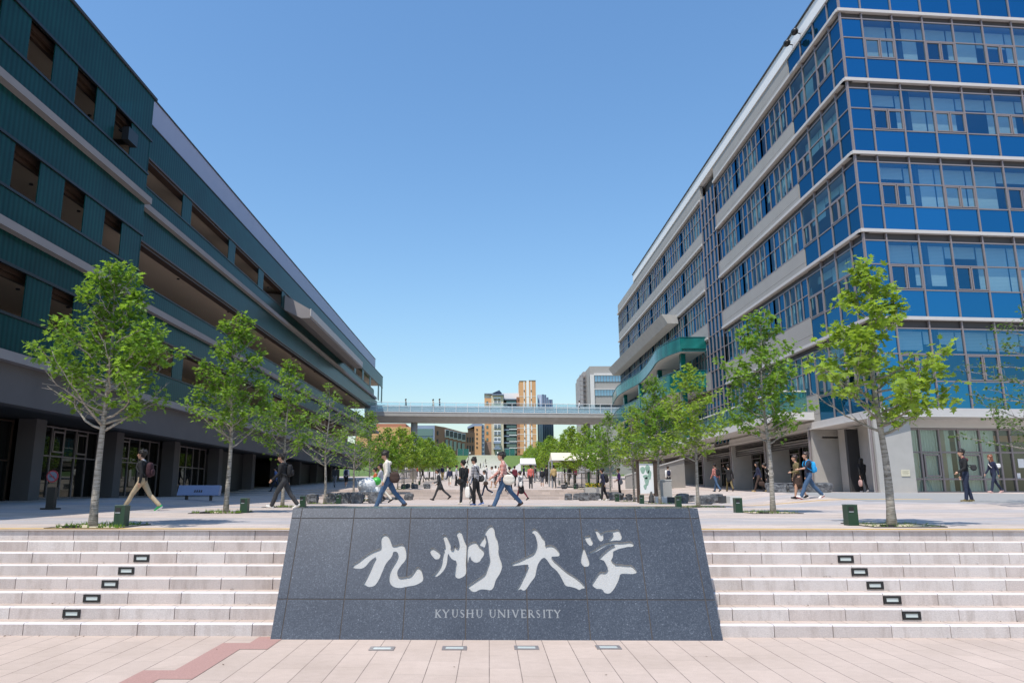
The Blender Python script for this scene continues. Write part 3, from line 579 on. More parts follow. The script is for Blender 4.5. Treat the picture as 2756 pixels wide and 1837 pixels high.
b = MB(); b.prism([(xx - .85, yy - .10, z + .22), (xx - .85, yy + .10, z + .62), (xx - .85, yy + .30, z + .60), (xx - .85, yy + .2, z + .2)], (1.7, 0, 0)); b.build("board", M("pale blue board", (.20, .26, .42), .5), t)
b = MB(); [b.box(xx + s * .5 - .04, yy, z, xx + s * .5 + .04, yy + .15, z + .22) for s in (-1, 1)]; b.build("leg", m_dark, t)
b = MB()
for i in range(4): b.obox((xx - .16 + i * .09, yy - .055, z + .335), (.055, 0, 0), (0, .045, .09), (0, -.004, .002))
b.build("characters", m_dark, t)
# ---------------------------------------------------------------- right building
RX = 17.9
RB = thing("blue_glass_building", (24, 60, 1.8), "tall grey panelled office building with a blue glass corner and ribbon windows", "building")
def rpart(name, mat, fn, label=None, parent=None, smooth=False):
    mb = MB(); fn(mb); o = mb.build(name, mat, parent or RB, smooth)
    if label: o['label'] = label
    return o
ZB = [5.38, 9.76, 14.02, 18.01, 21.93, 25.8]; ZR = 28.0
FY = 34.1
UF = Vector((1, 0.10, 0)).normalized(); NF = Vector((0.10, -1, 0)).normalized()       # front facade runs slightly back
C0 = Vector((RX, FY, 0)); FLEN = 15.0
fp = lambda s, z, d=0.0: C0 + UF * s + NF * d + Vector((0, 0, z))
rng = random.Random(11)
def bay(o, u, n, wd, zb, h, dbl, spand_low=True, opn=None, blind=None, lower=1.29, midz=2.43, topz=3.5, side=False):
    mats = [m_spand2, m_vis2] if side else [m_spand, m_vis]
    """one glazed bay of a storey: mullion and transoms, with its panes and blind"""
    V = lambda s, z, d: o + u * s + n * d + Vector((0, 0, zb + z))
    f = MB()
    f.obox(V(-.035, .06, -.06), u * .07, n * .12, (0, 0, h - .12))
    for z in (.06, lower - .02, midz - .02, topz):
        f.obox(V(.035, z, -.04), u * (wd - .07), n * .08, (0, 0, .06))
    if dbl:
        m = wd * .5
        for a, b in ((.05, m - .02), (m + .02, wd - .05)):
            for q in (lower + .06, midz - .09): f.obox(V(a, q, -.03), u * (b - a), n * .085, (0, 0, .05))
            for q in (a, b - .05): f.obox(V(q, lower + .11, -.03), u * .05, n * .0845, (0, 0, midz - lower - .20))
    w_ = f.build("window", m_frame, RB)
    g = MB()
    def pane(z0, z1, m): g.add([V(0, z0, 0), V(wd, z0, 0), V(wd, z1, 0), V(0, z1, 0)], [(0, 1, 2, 3)], m)
    pane(.1, lower, 0); pane(lower + .03, midz, 0 if opn == 'solid' else 1); pane(midz + .03, topz, 0 if opn == 'solid' else 1)
    g.build("pane", mats, w_)
    l = MB(); l.obox(V(0, topz + .06, -.12), u * wd, n * .05, (0, 0, h - topz - .1)); l.build("louvre", m_louv, w_)
    if opn != 'solid':
        c = MB(); c.obox(V(0, .1, -.22), u * wd, n * .04, (0, 0, lower - .1)); c.build("back_panel", m_dark, w_)
    if blind:
        b = MB(); b.obox(V(.04, topz - blind, -.55), u * (wd - .08), n * .02, (0, 0, blind)); b.build("blind", m_blind, w_)
# front curtain wall
for fi in range(6):
    zb = ZB[fi]; h = (ZB[fi + 1] if fi < 5 else ZR + .3) - zb
    s = 0.0; i = 0
    while s < FLEN - .5:
        wd = 1.13 if i == 0 else 1.63
        if fi < 5:
            sc = h / 3.93
            bl = None if i == 0 else rng.choice([2.25, 2.25, 2.25, .9, .6, 2.0])
            bay(fp(s, 0), UF, NF, wd, zb, h, i % 2 == 1 and i > 0, opn='solid' if i == 0 else None, blind=bl, lower=1.29 * sc, midz=2.43 * sc, topz=3.5 * sc)
        else:
            f = MB(); f.obox(fp(s - .035, zb + .06, -.06), UF * .07, NF * .12, (0, 0, 1.4)); w_ = f.build("window", m_frame, RB)
            g = MB(); g.add([fp(s, zb + .1), fp(s + wd, zb + .1), fp(s + wd, zb + 1.4), fp(s, zb + 1.4)], [(0, 1, 2, 3)]); g.build("pane", m_spand, w_)
        s += wd; i += 1
# plaza side, glazed end bays
US = Vector((0, 1, 0)); NS = Vector((-1, 0, 0))
def spt(y, z=0): return Vector((RX, y, z))
for fi in range(6):
    zb = ZB[fi]; h = (ZB[fi + 1] if fi < 5 else ZR + .3) - zb; sc = h / 3.93
    for i, (y, wd) in enumerate(((34.1, 1.2), (35.3, 1.7), (37.0, 1.7), (38.7, 1.75))):
        if fi < 5: bay(spt(y), US, NS, wd, zb, h, i in (1, 3), opn='solid' if i == 0 else None, blind=None if i == 0 else rng.choice([.4, 1.0, 2.0]), lower=1.29 * sc, midz=2.43 * sc, topz=3.5 * sc, side=True)
        else:
            f = MB(); f.obox(spt(y - .035, zb + .06) - NS * .06, US * .07, NS * .12, (0, 0, 1.4)); w_ = f.build("window", m_frame, RB)
            g = MB(); g.add([spt(y, zb + .1), spt(y + wd, zb + .1), spt(y + wd, zb + 1.4), spt(y, zb + 1.4)], [(0, 1, 2, 3)]); g.build("pane", m_spand2, w_)
# slab bands, with the corner return
for zi, z in enumerate(ZB):
    th = .11 if zi else .28
    def band(b):
        b.box(RX - .18, FY - .02, z - th / 2, RX + .3, 55.5, z + th / 2 + .05)
        if zi >= 2 or zi == 0: b.box(RX - .18, 59.35, z - th / 2, RX + .3, 100.2, z + th / 2 + .05)
        b.obox(fp(-.16, z - th / 2, .15), UF * (FLEN + .3), NF * -.5, (0, 0, th + .052))
    rpart("slab_band", m_slab, band)
# ribbon windows in the grey panel wall
def ribbon(y0, y1, zb, h, n):
    V = lambda y, z, d: spt(y, zb + z) + NS * d
    zt = h - .42; zm = zt - .98; zl = zt - 2.25
    f = MB(); wd = (y1 - y0) / n
    for i in range(n + 1): f.obox(V(y0 + i * wd - .03, zl, -.08), US * .06, NS * .13, (0, 0, zt - zl))
    for z in (zl - .05, zm - .03, zt - .02): f.obox(V(y0, z, -.07), US * (y1 - y0), NS * .11, (0, 0, .06))
    w_ = f.build("ribbon_window", m_frame, RB)
    g = MB()
    for i in range(n):
        a, b = y0 + i * wd, y0 + (i + 1) * wd; m = 0 if i % 4 == 0 else 1
        for z0, z1 in ((zl, zm), (zm, zt)): g.add([V(a, z0, 0), V(b, z0, 0), V(b, z1, 0), V(a, z1, 0)], [(0, 1, 2, 3)], m)
    g.build("pane", [m_spand2, m_vis2], w_)
    l = MB(); l.obox(V(y0, zt + .05, -.14), US * (y1 - y0), NS * .05, (0, 0, h - zt - .15)); l.build("louvre", m_louv, w_)
    c = MB()
    for i in range(n):
        q = rng.random()
        if q < .8: c.obox(V(y0 + i * wd + .05, zl + (rng.random() * .9 if q < .3 else 0), -.22), US * (wd - .1) * (1 if q < .5 else .6), NS * .02, (0, 0, 1.25 if q < .3 else 2.2))
    if c.v: c.build("blind", m_blind, w_)
for fi in range(5):
    zb = ZB[fi]; h = ZB[fi + 1] - zb
    for i in range(3): ribbon(40.5 + 5 * i, 45.5 + 5 * i, zb, h, 6)
    if True:
        for i in range(6): ribbon(59.3 + 6.78 * i, 59.3 + 6.78 * (i + 1), zb, h, 8)
for fi in range(6):
    zb = ZB[fi]; h = (ZB[fi + 1] if fi < 5 else 27.1) - zb
    zz = h - .42 - 2.30 if fi < 5 else h
    for y0, y1, nn in ((40.5, 55.5, 5), (59.3, 100.0, 9)):
        if fi == 0 and y0 > 50: continue
        def pan(b):
            for i in range(nn):
                a, c = lerp(y0, y1, i / nn) + .008, lerp(y0, y1, (i + 1) / nn) - .008
                for q0, q1 in ((.12, zz * .36), (zz * .36 + .016, zz - .02)): b.box(RX - .05, a, zb + q0, RX + .2, c, zb + q1)
        rpart("wall_panel", m_panel, pan)
rpart("inner_wall", m_dark, lambda b: [b.box(RX + .4, y0, 5.4, RX + .5, y1, 27.0) for y0, y1 in ((55.5, 59.3),)] + [b.box(RX + 3.2, 34.8, 5.4, RX + 3.4, 99.8, 27.0)])
rpart("inner_wall", m_roomwall, lambda b: b.obox(fp(3.4, 5.4, -6.0), UF * 12, NF * -.2, (0, 0, 22)))
rpart("floor_slab", m_ceil, lambda b: [b.prism([fp(.25, z - .1, -.24), fp(FLEN, z - .1, -.24), fp(FLEN, z - .1, -8), (RX + 3.2, 43, z - .1), (RX + 3.2, 99.9, z - .1), (RX + .22, 99.9, z - .1)], (0, 0, .15)) for z in ZB])
rpart("end_wall", m_panel, lambda b: (b.box(RX + .02, 99.9, 5.4, 40, 100.1, 26.4), b.obox(fp(FLEN, 5.4, 0), NF * -12, UF * .3, (0, 0, 22))))
# recessed glazed stair strip
for zi, z in enumerate(ZB[:5]):
    h = ZB[zi + 1] - z
    f = MB(); n = 4
    for i in range(n + 1): f.box(RX - .1, 55.52 + 3.76 * i / n - .05, z + .02, RX + .08, 55.52 + 3.76 * i / n + .05, z + h - .001)
    for q in range(3): f.box(RX - .06, 55.5, z + h * q / 3 + .02, RX + .06, 59.3, z + h * q / 3 + .09)
    w_ = f.build("stair_window", m_frame, RB)
    g = MB(); g.box(RX + .0, 55.5, z, RX + .02, 59.3, z + h - .002); g.build("pane", m_spand2, w_)
rpart("roof_parapet", m_white, lambda b: (b.box(RX - .12, 33.9, 27.12, RX + .3, 88.5, 28.0), b.obox(fp(-.1, 27.25, .12), UF * (FLEN + .1), NF * -.4, (0, 0, .9))))
rpart("parapet_cap", m_dark, lambda b: b.box(RX - .2, 33.8, 28.003, RX + .4, 88.6, 28.09))
rpart("roof", m_concd, lambda b: (b.prism([fp(.3, 27.0, -.4), fp(FLEN, 27.0, -.4), (34, 100, 27.0), (RX + .3, 100, 27.0)], (0, 0, .1)), ))
for y in (38.3, 39.4):
    fl = MB(); fl.tube([(RX - .1, y, 27.35), (RX - .45, y - .15, 27.3)], .035, 6); fl.ell((RX - .55, y - .25, 27.3), (.2, .26, .18)); fl.build("floodlight", m_black, RB, True)
# wedge shaped concrete canopy
rpart("wedge_canopy", m_conc, lambda b: b.prism([(RX - .06, 68.5, 18.15), (16.3, 68.5, 18.25), (16.85, 68.5, 17.35), (RX - .06, 68.5, 17.35)], (0, 31.6, 0)))
# teal curved balconies
def spline(pts, n=6):
    out = []
    for i in range(len(pts) - 1):
        p0 = pts[max(i - 1, 0)]; p1 = pts[i]; p2 = pts[i + 1]; p3 = pts[min(i + 2, len(pts) - 1)]
        for j in range(n):
            t = j / n; out.append(tuple(.5 * ((2 * p1[k]) + (-p0[k] + p2[k]) * t + (2 * p0[k] - 5 * p1[k] + 4 * p2[k] - p3[k]) * t * t + (-p0[k] + 3 * p1[k] - 3 * p2[k] + p3[k]) * t ** 3) for k in (0, 1)))
    out.append(pts[-1]); return out
curve = spline([(15.72, 60.1), (15.15, 62.5), (14.95, 65.5), (15.3, 69), (15.75, 74), (15.95, 78.5), (15.6, 84), (15.5, 89), (15.9, 94), (16.4, 98.6)])
def balcony(zs, th, zg, plan, ceilmat, label):
    wall = [(RX - .06, plan[-1][1]), (RX - .06, plan[0][1])]
    b = MB(); b.prism([(x + .12 if x < 17 else x, y, zs - th) for x, y in plan + wall], (0, 0, th)); s = b.build("balcony_slab", ceilmat, RB); s['label'] = label
    ln = [(RX - .08, plan[0][1])] + plan
    g = MB()
    for (a, c) in zip(ln, ln[1:]):
        g.add([(a[0], a[1], zs - th - .02), (c[0], c[1], zs - th - .02), (c[0], c[1], zg), (a[0], a[1], zg)], [(0, 1, 2, 3)])
    g.build("balcony_glass", m_teal2, s)
    r = MB(); r.tube([(x, y, zg + .03) for x, y in ln], .045, 6); r.tube([(x, y, zs - th - .03) for x, y in ln], .04, 6); r.build("rail", M("teal steel", (.01, .10, .11), .4), s)
    return s
balcony(13.35, .2, 14.25, curve, m_concl, "upper curved balcony with a waving teal glass front")
balcony(10.25, .3, 11.6, [(x + .1, y + .6) for x, y in curve], m_concl, "lower curved balcony with a waving teal glass front")
for y in (61.5, 70.0, 79.0, 88): rpart("teal_column", m_teal2, lambda b: b.box(RX - 1.9, y - .25, 6.2, RX - 1.5, y + .25, 13.1))
# first floor terrace with a glass rail
plan = [(16.2, 41.1), (15.95, 42.9), (16.1, 50), (16.1, 60), (16.1, 80), (16.1, 100)]
b = MB(); b.prism([(x, y, 5.70) for x, y in plan + [(RX + .1, 100), (RX + .1, 41.1)]], (0, 0, .42)); ter = b.build("terrace_slab", m_concl, RB)
b = MB(); ln = [(RX - .35, 41.18)] + [(x + .08, y) for x, y in plan]
for (a, c) in zip(ln, ln[1:]): b.add([(a[0], a[1], 6.15), (c[0], c[1], 6.15), (c[0], c[1], 7.22), (a[0], a[1], 7.22)], [(0, 1, 2, 3)])
k = NT("terrace glass"); tr = k.n("ShaderNodeBsdfTransparent"); tr.inputs[0].default_value = (0.45, 0.72, 0.68, 1)
mx = k.n("ShaderNodeMixShader"); mx.inputs[0].default_value = 0.55; k.l(k.bsdf((0.03, 0.20, 0.19), 0.06, 0, .7), mx.inputs[1]); k.l(tr.outputs[0], mx.inputs[2]); m_terr = k.done(mx.outputs[0])
b.build("rail_glass", m_terr, ter)
b = MB(); b.tube([(x, y, 7.27) for x, y in ln], .05, 6); b.build("handrail", m_concl, ter)
for i in range(0, 30):
    y = 41.2 + i * 1.8; x = interp(y, [p[1] for p in plan], [p[0] for p in plan]) + .12
    if y < 95: b = MB(); b.box(x, y - .03, 6.12, x + .05, y + .03, 7.25); b.build("rail_post", m_concl, ter)
# ground floor: concrete fins, soffit, louvres, glazing
rpart("soffit", m_concl, lambda b: (b.prism([(RX - .26, FY - .2, 5.18), tuple(fp(FLEN, 5.18, .2)), tuple(fp(FLEN, 5.18, -6)), (24, 41, 5.18), (22, 100, 5.18), (RX - .26, 100, 5.18)], (0, 0, .05)),))
PIL = [(34.3, 17.55, 19.2), (41.4, 17.75, 19.25), (48.6, 17.9, 19.3), (55.6, 17.9, 19.3), (63.0, 17.9, 19.3), (70.5, 17.9, 19.3), (78, 17.9, 19.3), (86, 17.9, 19.3), (94, 17.9, 19.3)]
for y, a, c in PIL:
    rpart("concrete_fin", m_conc, lambda b: b.box(a, y, 1.0, c, y + .55, 5.17))
    rpart("downpipe", m_frame, lambda b: b.tube([(a - .06, y + .2, 1.4), (a - .06, y + .2, 5.3)], .05, 8))
for (y0, a, c), (y1, a2, c2) in zip(PIL[1:], PIL[2:]):
    rpart("louvre_beam", m_louv, lambda b: [b.obox((18.15, y0 + .57, 4.35 + .14 * i), (0, y1 - y0 - .6, 0), (.09, 0, .05), (-.015, 0, .03)) for i in range(6)])
    shopwin(RB, 20.2, y0 + .6, y1 - .05, 1.5, 5.1, (3.4, 4.3), 4, m_shopd, m_frame)
rpart("corridor_wall", m_inwall, lambda b: b.box(21.5, 36, 1.0, 21.7, 100, 5.1))
rpart("corridor_ceiling", m_concl, lambda b: b.box(18.3, 41.4, 4.72, 21.5, 100, 4.8))
# glazed shop front below the blue corner
SF0 = fp(1.95, 0, -1.35)
sp = lambda s, z, d=0.0: SF0 + UF * s + NF * d + Vector((0, 0, z))
z0, z1 = 1.78, 4.78; mull = [0, .62, 1.60, 2.58, 3.64, 4.58, 5.2, 6.3, 7.4, 8.5, 9.6]
rpart("shop_lintel", m_concl, lambda b: b.obox(sp(-.1, 4.80, .08), UF * 12, NF * -.2, (0, 0, .4)))
pan_i = 0
for i in range(len(mull) - 1):
    a, c = mull[i], mull[i + 1]
    f = MB(); f.obox(sp(a - .045, z0, -.04), UF * .09, NF * .11, (0, 0, z1 - z0))
    for z in (z0, 2.38, 3.62, z1 - .08): f.obox(sp(a + .045, z, -.03), UF * (c - a - .09), NF * .09, (0, 0, .08))
    if i in (1, 3):
        for z in (2.52, 3.5): f.obox(sp(a + .1, z, .0), UF * (c - a - .2), NF * .09, (0, 0, .07))
        for q in (a + .1, c - .17): f.obox(sp(q, 2.59, .0), UF * .07, NF * .09, (0, 0, .91))
    w_ = f.build("shop_window", m_frame, RB)
    g = MB(); g.add([sp(a, z0), sp(c, z0), sp(c, z1), sp(a, z1)], [(0, 1, 2, 3)]); g.build("pane", m_shop, w_)
    if i < 5:
        cw = (c - a) * (.72 if i == 2 else .98)
        cu = MB(); n = 14
        for j in range(n):
            s0, s1 = a + cw * j / n, a + cw * (j + 1) / n; d0, d1 = -.22 - .03 * (j % 2), -.22 - .03 * ((j + 1) % 2)
            cu.add([sp(s0, z0 + .03, d0), sp(s1, z0 + .03, d1), sp(s1, z1 - .05, d1), sp(s0, z1 - .05, d0)], [(0, 1, 2, 3)])
        cu.build("curtain", m_curtain, w_)
rpart("shop_back_wall", m_dark, lambda b: b.obox(sp(-1, 1.6, -3.2), UF * 14, NF * -.2, (0, 0, 3.4)))
rpart("shop_ceiling_trim", m_orange, lambda b: b.obox(sp(2.3, 4.25, -1.2), UF * 8, NF * -.1, (0, 0, .3)))
rpart("shop_side_wall", m_conc, lambda b: b.box(19.0, 34.9, 1.0, 19.2, 41, 5.15))
for s_, z_, w__, h_ in ((5.45, 2.95, .32, .42), (5.32, 2.42, .17, .28)):
    b = MB(); b.obox(sp(s_, z_, .01), UF * w__, NF * .004, (0, 0, h_)); o = b.build("paper_notice", m_white, RB)
# plaque on the corner column
t = thing("pillar_plaque", (18.75, 34.28, 3.1), "small cream plaque screwed to the concrete corner column", "plaque")
b = MB(); b.box(18.56, 34.27, 2.52, 18.94, 34.298, 2.80); b.build("plate", M("cream plate", (.62, .58, .44), .6), t)
b = MB()
for i in range(4): b.box(18.60, 34.266, 2.745 - .05 * i, 18.90 - .05 * (i % 2), 34.2695, 2.755 - .05 * i)
b.build("lettering", M("faded lettering", (.3, .25, .16), .8), t)
# ---------------------------------------------------------------- footbridge
BRA, BRB = Vector((-16.2, 97.0, 0)), Vector((19.5, 100.7, 0))
bu = (BRB - BRA).normalized(); bn = Vector((bu.y, -bu.x, 0)); BL = (BRB - BRA).length
bp = lambda s, z, d=0.0: BRA + bu * s + bn * d + Vector((0, 0, z))
BR = thing("footbridge", tuple(bp(BL / 2, 10.6)), "slim concrete footbridge with pale glass railings joining the two buildings", "bridge")
b = MB(); b.prism([bp(0, 12.1, .0), bp(0, 11.62, .0), bp(0, 11.60, -.15), bp(0, 10.98, -.75), bp(0, 10.92, -.9), bp(0, 10.92, -2.7), bp(0, 10.98, -2.85), bp(0, 11.6, -3.45), bp(0, 11.62, -3.6), bp(0, 12.1, -3.6)], bu * BL); b.build("deck", m_conc, BR)
b = MB(); b.obox(bp(0, 12.103, .04), bu * BL, bn * -.2, (0, 0, .06)); b.build("kerb", m_slab, BR)
for d in (-.04, -3.5):
    g = MB(); g.obox(bp(0, 12.2, d), bu * BL, bn * -.02, (0, 0, .78)); o = g.build("glass_panel", m_frost, BR)
    r = MB()
    for z in (12.18, 12.9, 13.42): r.tube([bp(0, z, d + .05), bp(BL, z, d + .05)], .028, 6)
    for z in (12.45, 12.72): r.tube([bp(0, z, d + .05), bp(BL, z, d + .05)], .014, 5)
    g2 = MB(); g2.obox(bp(0, 12.99, d), bu * BL, bn * -.012, (0, 0, .40)); g2.build("upper_glass_panel", MATS.get("clear rail glass") or coated("clear rail glass", (0, 0, 0), (.8, .9, 1), .10, (.86, .93, .97)), BR)
    r.build("handrail", m_white, BR)
    n = 24
    for i in range(n + 1):
        q = MB(); q.obox(bp(BL * i / n - .025, 12.16, d + .07), bu * .05, bn * -.05, (0, 0, 1.28)); q.build("post", m_white, BR)
for s in (6.5, BL - 6.0):
    q = MB(); x, y, _ = bp(s, 0, -1.8); q.tube([(x, y, gz(x, y) - .3), (x, y, 10.93)], .45, 16); q.build("pier", m_conc, BR, True)
# ---------------------------------------------------------------- far buildings
m_ochre = M("ochre brick", (0.62, 0.34, 0.165), 0.85, var=0.14, vs=.15)
m_rbrick = M("red-brown brick", (0.33, 0.155, 0.095), 0.85, var=0.14, vs=.15)
m_mauve = M("mauve tile", (0.30, 0.20, 0.17), 0.85, var=0.1, vs=.15)
m_cream = M("cream tile", (0.60, 0.52, 0.38), 0.8, var=0.08, vs=.15)
m_silo = M("dark blue cladding", (0.035, 0.06, 0.12), 0.5, var=0.2, vs=.2)
m_steelb = M("blue-grey steel", (0.26, 0.31, 0.42), 0.5, var=0.1, vs=.2)
m_winfar = coated("far window glass", (0.02, 0.035, 0.04), (.5, .7, .75), .25)
def zat(py, Y): return EYE + (1324.6 - py) / 2005.0 * Y
def bg(parent, name, mat, x0, x1, yt, yb, Y, dep, d=0.0, split=None):
    """block seen between photo columns x0..x1 and rows yt..yb when it stands at depth Y (real size there)"""
    b = MB(); b.box(CAMX(x0, Y), Y - d, zat(yb, Y), CAMX(x1, Y), Y + dep, zat(yt, Y)); return b.build(name, mat, parent)
def wins(parent, mat, rects, Y, d=.25, name="window"):
    for x0, x1, yt, yb in rects: bg(parent, name, mat, x0, x1, yt, yb, Y, .3, d)
Yt = 430
T = thing("ochre_tower_block", (CAMX(1380, Yt), Yt + 10, ZTOP), "tall ochre brick block with stair tower, white strips and blue silos beyond the bridge", "building")
bg(T, "stair_tower", m_ochre, 1399, 1417.5, 1028, 1226, Yt, 16)
bg(T, "stair_tower", m_ochre, 1424.5, 1443, 1027, 1226, Yt, 18)
bg(T, "white_shaft", m_white, 1417.5, 1424.5, 1027, 1226, Yt, 12)
bg(T, "tower_cap", m_steelb, 1398.5, 1417.6, 1027.2, 1028, Yt, 16.2, .3); bg(T, "tower_cap", m_steelb, 1424.4, 1443.4, 1026, 1027, Yt, 18.2, .3)
bg(T, "white_strip", m_white, 1410, 1412.8, 1029, 1226, Yt, .3, .15); bg(T, "white_strip", m_white, 1429, 1431.8, 1029, 1226, Yt, .3, .15)
wins(T, m_dark, [(a, a + 1.8, y, y + 4.5) for a in (1410.5, 1429.5) for y in (1053, 1077, 1101, 1120, 1144, 1162, 1180, 1198)], Yt, .35)
for y in (1070, 1155, 1171.5, 1189, 1207): bg(T, "white_course", m_white, 1391, 1443.1, y, y + .9, Yt, .3, .1)
bg(T, "main_wall", m_ochre, 1304, 1326, 1074.5, 1192, Yt + 3, 24); bg(T, "main_wall", m_mauve, 1303.8, 1326, 1192, 1228, Yt + 3, 24, .05)
bg(T, "upper_wall", m_white, 1306, 1327, 1064, 1074.5, Yt + 5, 20); bg(T, "roof_edge", m_steelb, 1303.5, 1330, 1062, 1064, Yt + 3, 24, 1)
wins(T, m_winfar, [(1309, 1314, y, y + 6.5) for y in (1084, 1149, 1165, 1182)], Yt + 3)
bg(T, "cream_wall", m_cream, 1322.5, 1355, 1068, 1228, Yt, 26); bg(T, "roof_edge", m_steelb, 1325, 1357, 1064.5, 1067, Yt, 26, 1.5)
for y0 in (1072, 1082, 1143, 1162, 1179): bg(T, "white_balcony", m_white, 1329, 1348, y0, y0 + 13 if y0 > 1100 else y0 + 6, Yt, .6, .4)
wins(T, m_dark, [(a, a + 7.5, y, y + 1.6) for a in (1330, 1339.5) for y in (1076, 1081, 1085.5, 1147, 1151, 1155, 1165, 1169, 1173, 1182, 1186)], Yt, .6)
bg(T, "entrance_canopy", m_steelb, 1328, 1347, 1192, 1197, Yt, 1, 2.5); bg(T, "entrance_canopy", m_steelb, 1328, 1347, 1209, 1213, Yt, 1, 3.5); bg(T, "white_panel", m_white, 1332, 1344, 1197, 1209, Yt, .5, .3); wins(T, m_winfar, [(1332, 1344, 1214, 1228)], Yt, .3)
b = MB(); b.prism([(CAMX(1326, Yt), Yt - 1, zat(1061.5, Yt)), (CAMX(1344, Yt), Yt - 1, zat(1053.5, Yt)), (CAMX(1351, Yt), Yt - 1, zat(1061.5, Yt))], (0, 12, 0)); b.build("gable_roof", m_silo, T)
bg(T, "white_roof", m_white, 1352, 1399, 1061, 1076, Yt + 8, 20)
bg(T, "recess_wall", m_dark, 1355, 1391, 1076, 1228, Yt + 6, 18)
for y in (1076, 1142, 1158.5, 1175, 1193, 1209): bg(T, "floor_band", m_steelb, 1355, 1391, y, y + 3, Yt + 2, 4)
for y in (1157, 1173, 1190, 1207): bg(T, "white_awning", m_white, 1370, 1392, y, y + 2, Yt + 1, 1)
wins(T, m_winfar, [(1363, 1390, y, y + 9) for y in (1082, 1146, 1163, 1180, 1197, 1214)], Yt + 6)
bg(T, "red_pier", m_rbrick, 1391, 1399, 1072, 1228, Yt + 1, 14)
for i, (x, yt) in enumerate(((1450, 1066), (1456, 1066), (1462, 1065), (1468, 1066), (1474, 1073), (1480, 1079), (1485, 1079))):
    Y = Yt + 16 + 4 * i
    b = MB(); r = 3.2 / 2005 * Y; X = CAMX(x, Y); b.tube([(X, Y, zat(1228, Y)), (X, Y, zat(1128, Y)), (X, Y, zat(1122, Y)), (X, Y, zat(yt, Y))], [r * 1.25, r * 1.25, r * .95, r * .85], 14); b.build("silo", m_silo if i > 1 else m_steelb, T, True)
# lower wing left of it
Yw = 400
W = thing("ochre_side_wing", (CAMX(1280, Yw), Yw + 6, ZTOP), "lower ochre wing with small square windows left of the stair tower block", "building")
bg(W, "wall", m_ochre, 1277, 1296, 1150, 1229, Yw, 22); bg(W, "stair_bay", m_steelb, 1296, 1303.5, 1146, 1229, Yw + 2, 20)
b = MB(); b.prism([(CAMX(1258, Yw), Yw, zat(1152, Yw)), (CAMX(1277, Yw), Yw, zat(1141, Yw)), (CAMX(1298, Yw), Yw, zat(1141, Yw)), (CAMX(1298, Yw), Yw, zat(1150, Yw)), (CAMX(1277, Yw), Yw, zat(1150, Yw)), (CAMX(1258, Yw), Yw, zat(1157, Yw))], (0, 30, 0)); b.build("roof", m_steelb, W)
bg(W, "rear_wall", m_mauve, 1259, 1277, 1156, 1229, Yw + 3, 22)
wins(W, m_dark, [(1282, 1285.5, y, y + 4.5) for y in (1157, 1168.5, 1180.5, 1192.5, 1204)], Yw); wins(W, m_white, [(1297.5, 1302.5, y, y + 3) for y in (1158, 1169, 1181, 1193, 1205, 1216)], Yw + 2)
# long brick building on the left
Yl = 330
Lw = thing("brick_lecture_block", (CAMX(1190, Yl), Yl + 10, ZTOP), "low red-brown brick building with blue glass end and square concrete frames behind left trees", "building")
bg(Lw, "wall", m_ochre, 960, 1120, 1152, 1232, Yl + 4, 30); bg(Lw, "penthouse", m_rbrick, 1010, 1092, 1143, 1152, Yl + 10, 20)
bg(Lw, "glass_end", m_steelb, 1121, 1170, 1148, 1232, Yl, 20)
wins(Lw, m_winfar, [(1124, 1166, 1157, 1176), (1124, 1166, 1180, 1199), (1124, 1166, 1203, 1225)], Yl, .3)
b = MB()
qs = [(1170, 1148, 0), (1186, 1151, 8), (1196, 1152.5, 12), (1246, 1166, 32), (1278, 1168, 48)]
# the long side runs back and to the right
for (xa, ya, da), (xc, yc, dc) in zip(qs, qs[1:]):
    Ya, Yc = Yl + da, Yl + dc
    b.add([(CAMX(xa, Ya), Ya, ZTOP - 1), (CAMX(xc, Yc), Yc, ZTOP - 1), (CAMX(xc, Yc), Yc, zat(yc, Yc)), (CAMX(xa, Ya), Ya, zat(ya, Ya)), (CAMX(xa, Ya) - 20, Ya + 20, zat(ya, Ya)), (CAMX(xc, Yc) - 20, Yc + 20, zat(yc, Yc))], [(0, 1, 2, 3), (3, 2, 5, 4)])
b.build("side_wall", m_rbrick, Lw)
def along(t0, t1, zt, zb, d):
    """rectangle on the long side wall"""
    def P(t, z, dd):
        xa = interp(t, [q[0] for q in qs], [q[0] for q in qs]); Ya = Yl + interp(t, [q[0] for q in qs], [q[2] for q in qs]); return (CAMX(t, Ya) + dd * .75, Ya - dd * .6, zat(z, Ya))
    return [P(t0, zb, d), P(t1, zb, d), P(t1, zt, d), P(t0, zt, d)]
def sidebox(name, mat, t0, t1, zt, zb, d):
    b = MB(); q0, q1 = along(t0, t1, zt, zb, -.3), along(t0, t1, zt, zb, d); b.add(q0 + q1, [(4, 5, 6, 7), (0, 1, 5, 4), (1, 2, 6, 5), (2, 3, 7, 6), (3, 0, 4, 7)]); b.build(name, mat, Lw)
for i in range(5):
    t = 1197 + i * 11; z = 1160 + i * 2.6
    sidebox("concrete_frame", m_concl, t, t + 10.2, z - 1, z + 20, .5); sidebox("window", m_dark, t + 1.2, t + 9, z + 1.2, z + 17, .7); sidebox("window", m_winfar, t + 1.0, t + 8, z + 26, z + 50, .4)
for i in range(3): sidebox("window", m_dark, 1257 + i * 7, 1259.5 + i * 7, 1180, 1193, .4); sidebox("window", m_dark, 1257 + i * 7, 1259.5 + i * 7, 1202, 1216, .4)
for y in (1163, 1185): sidebox("window", m_dark, 1176, 1179, y, y + 11, .4)
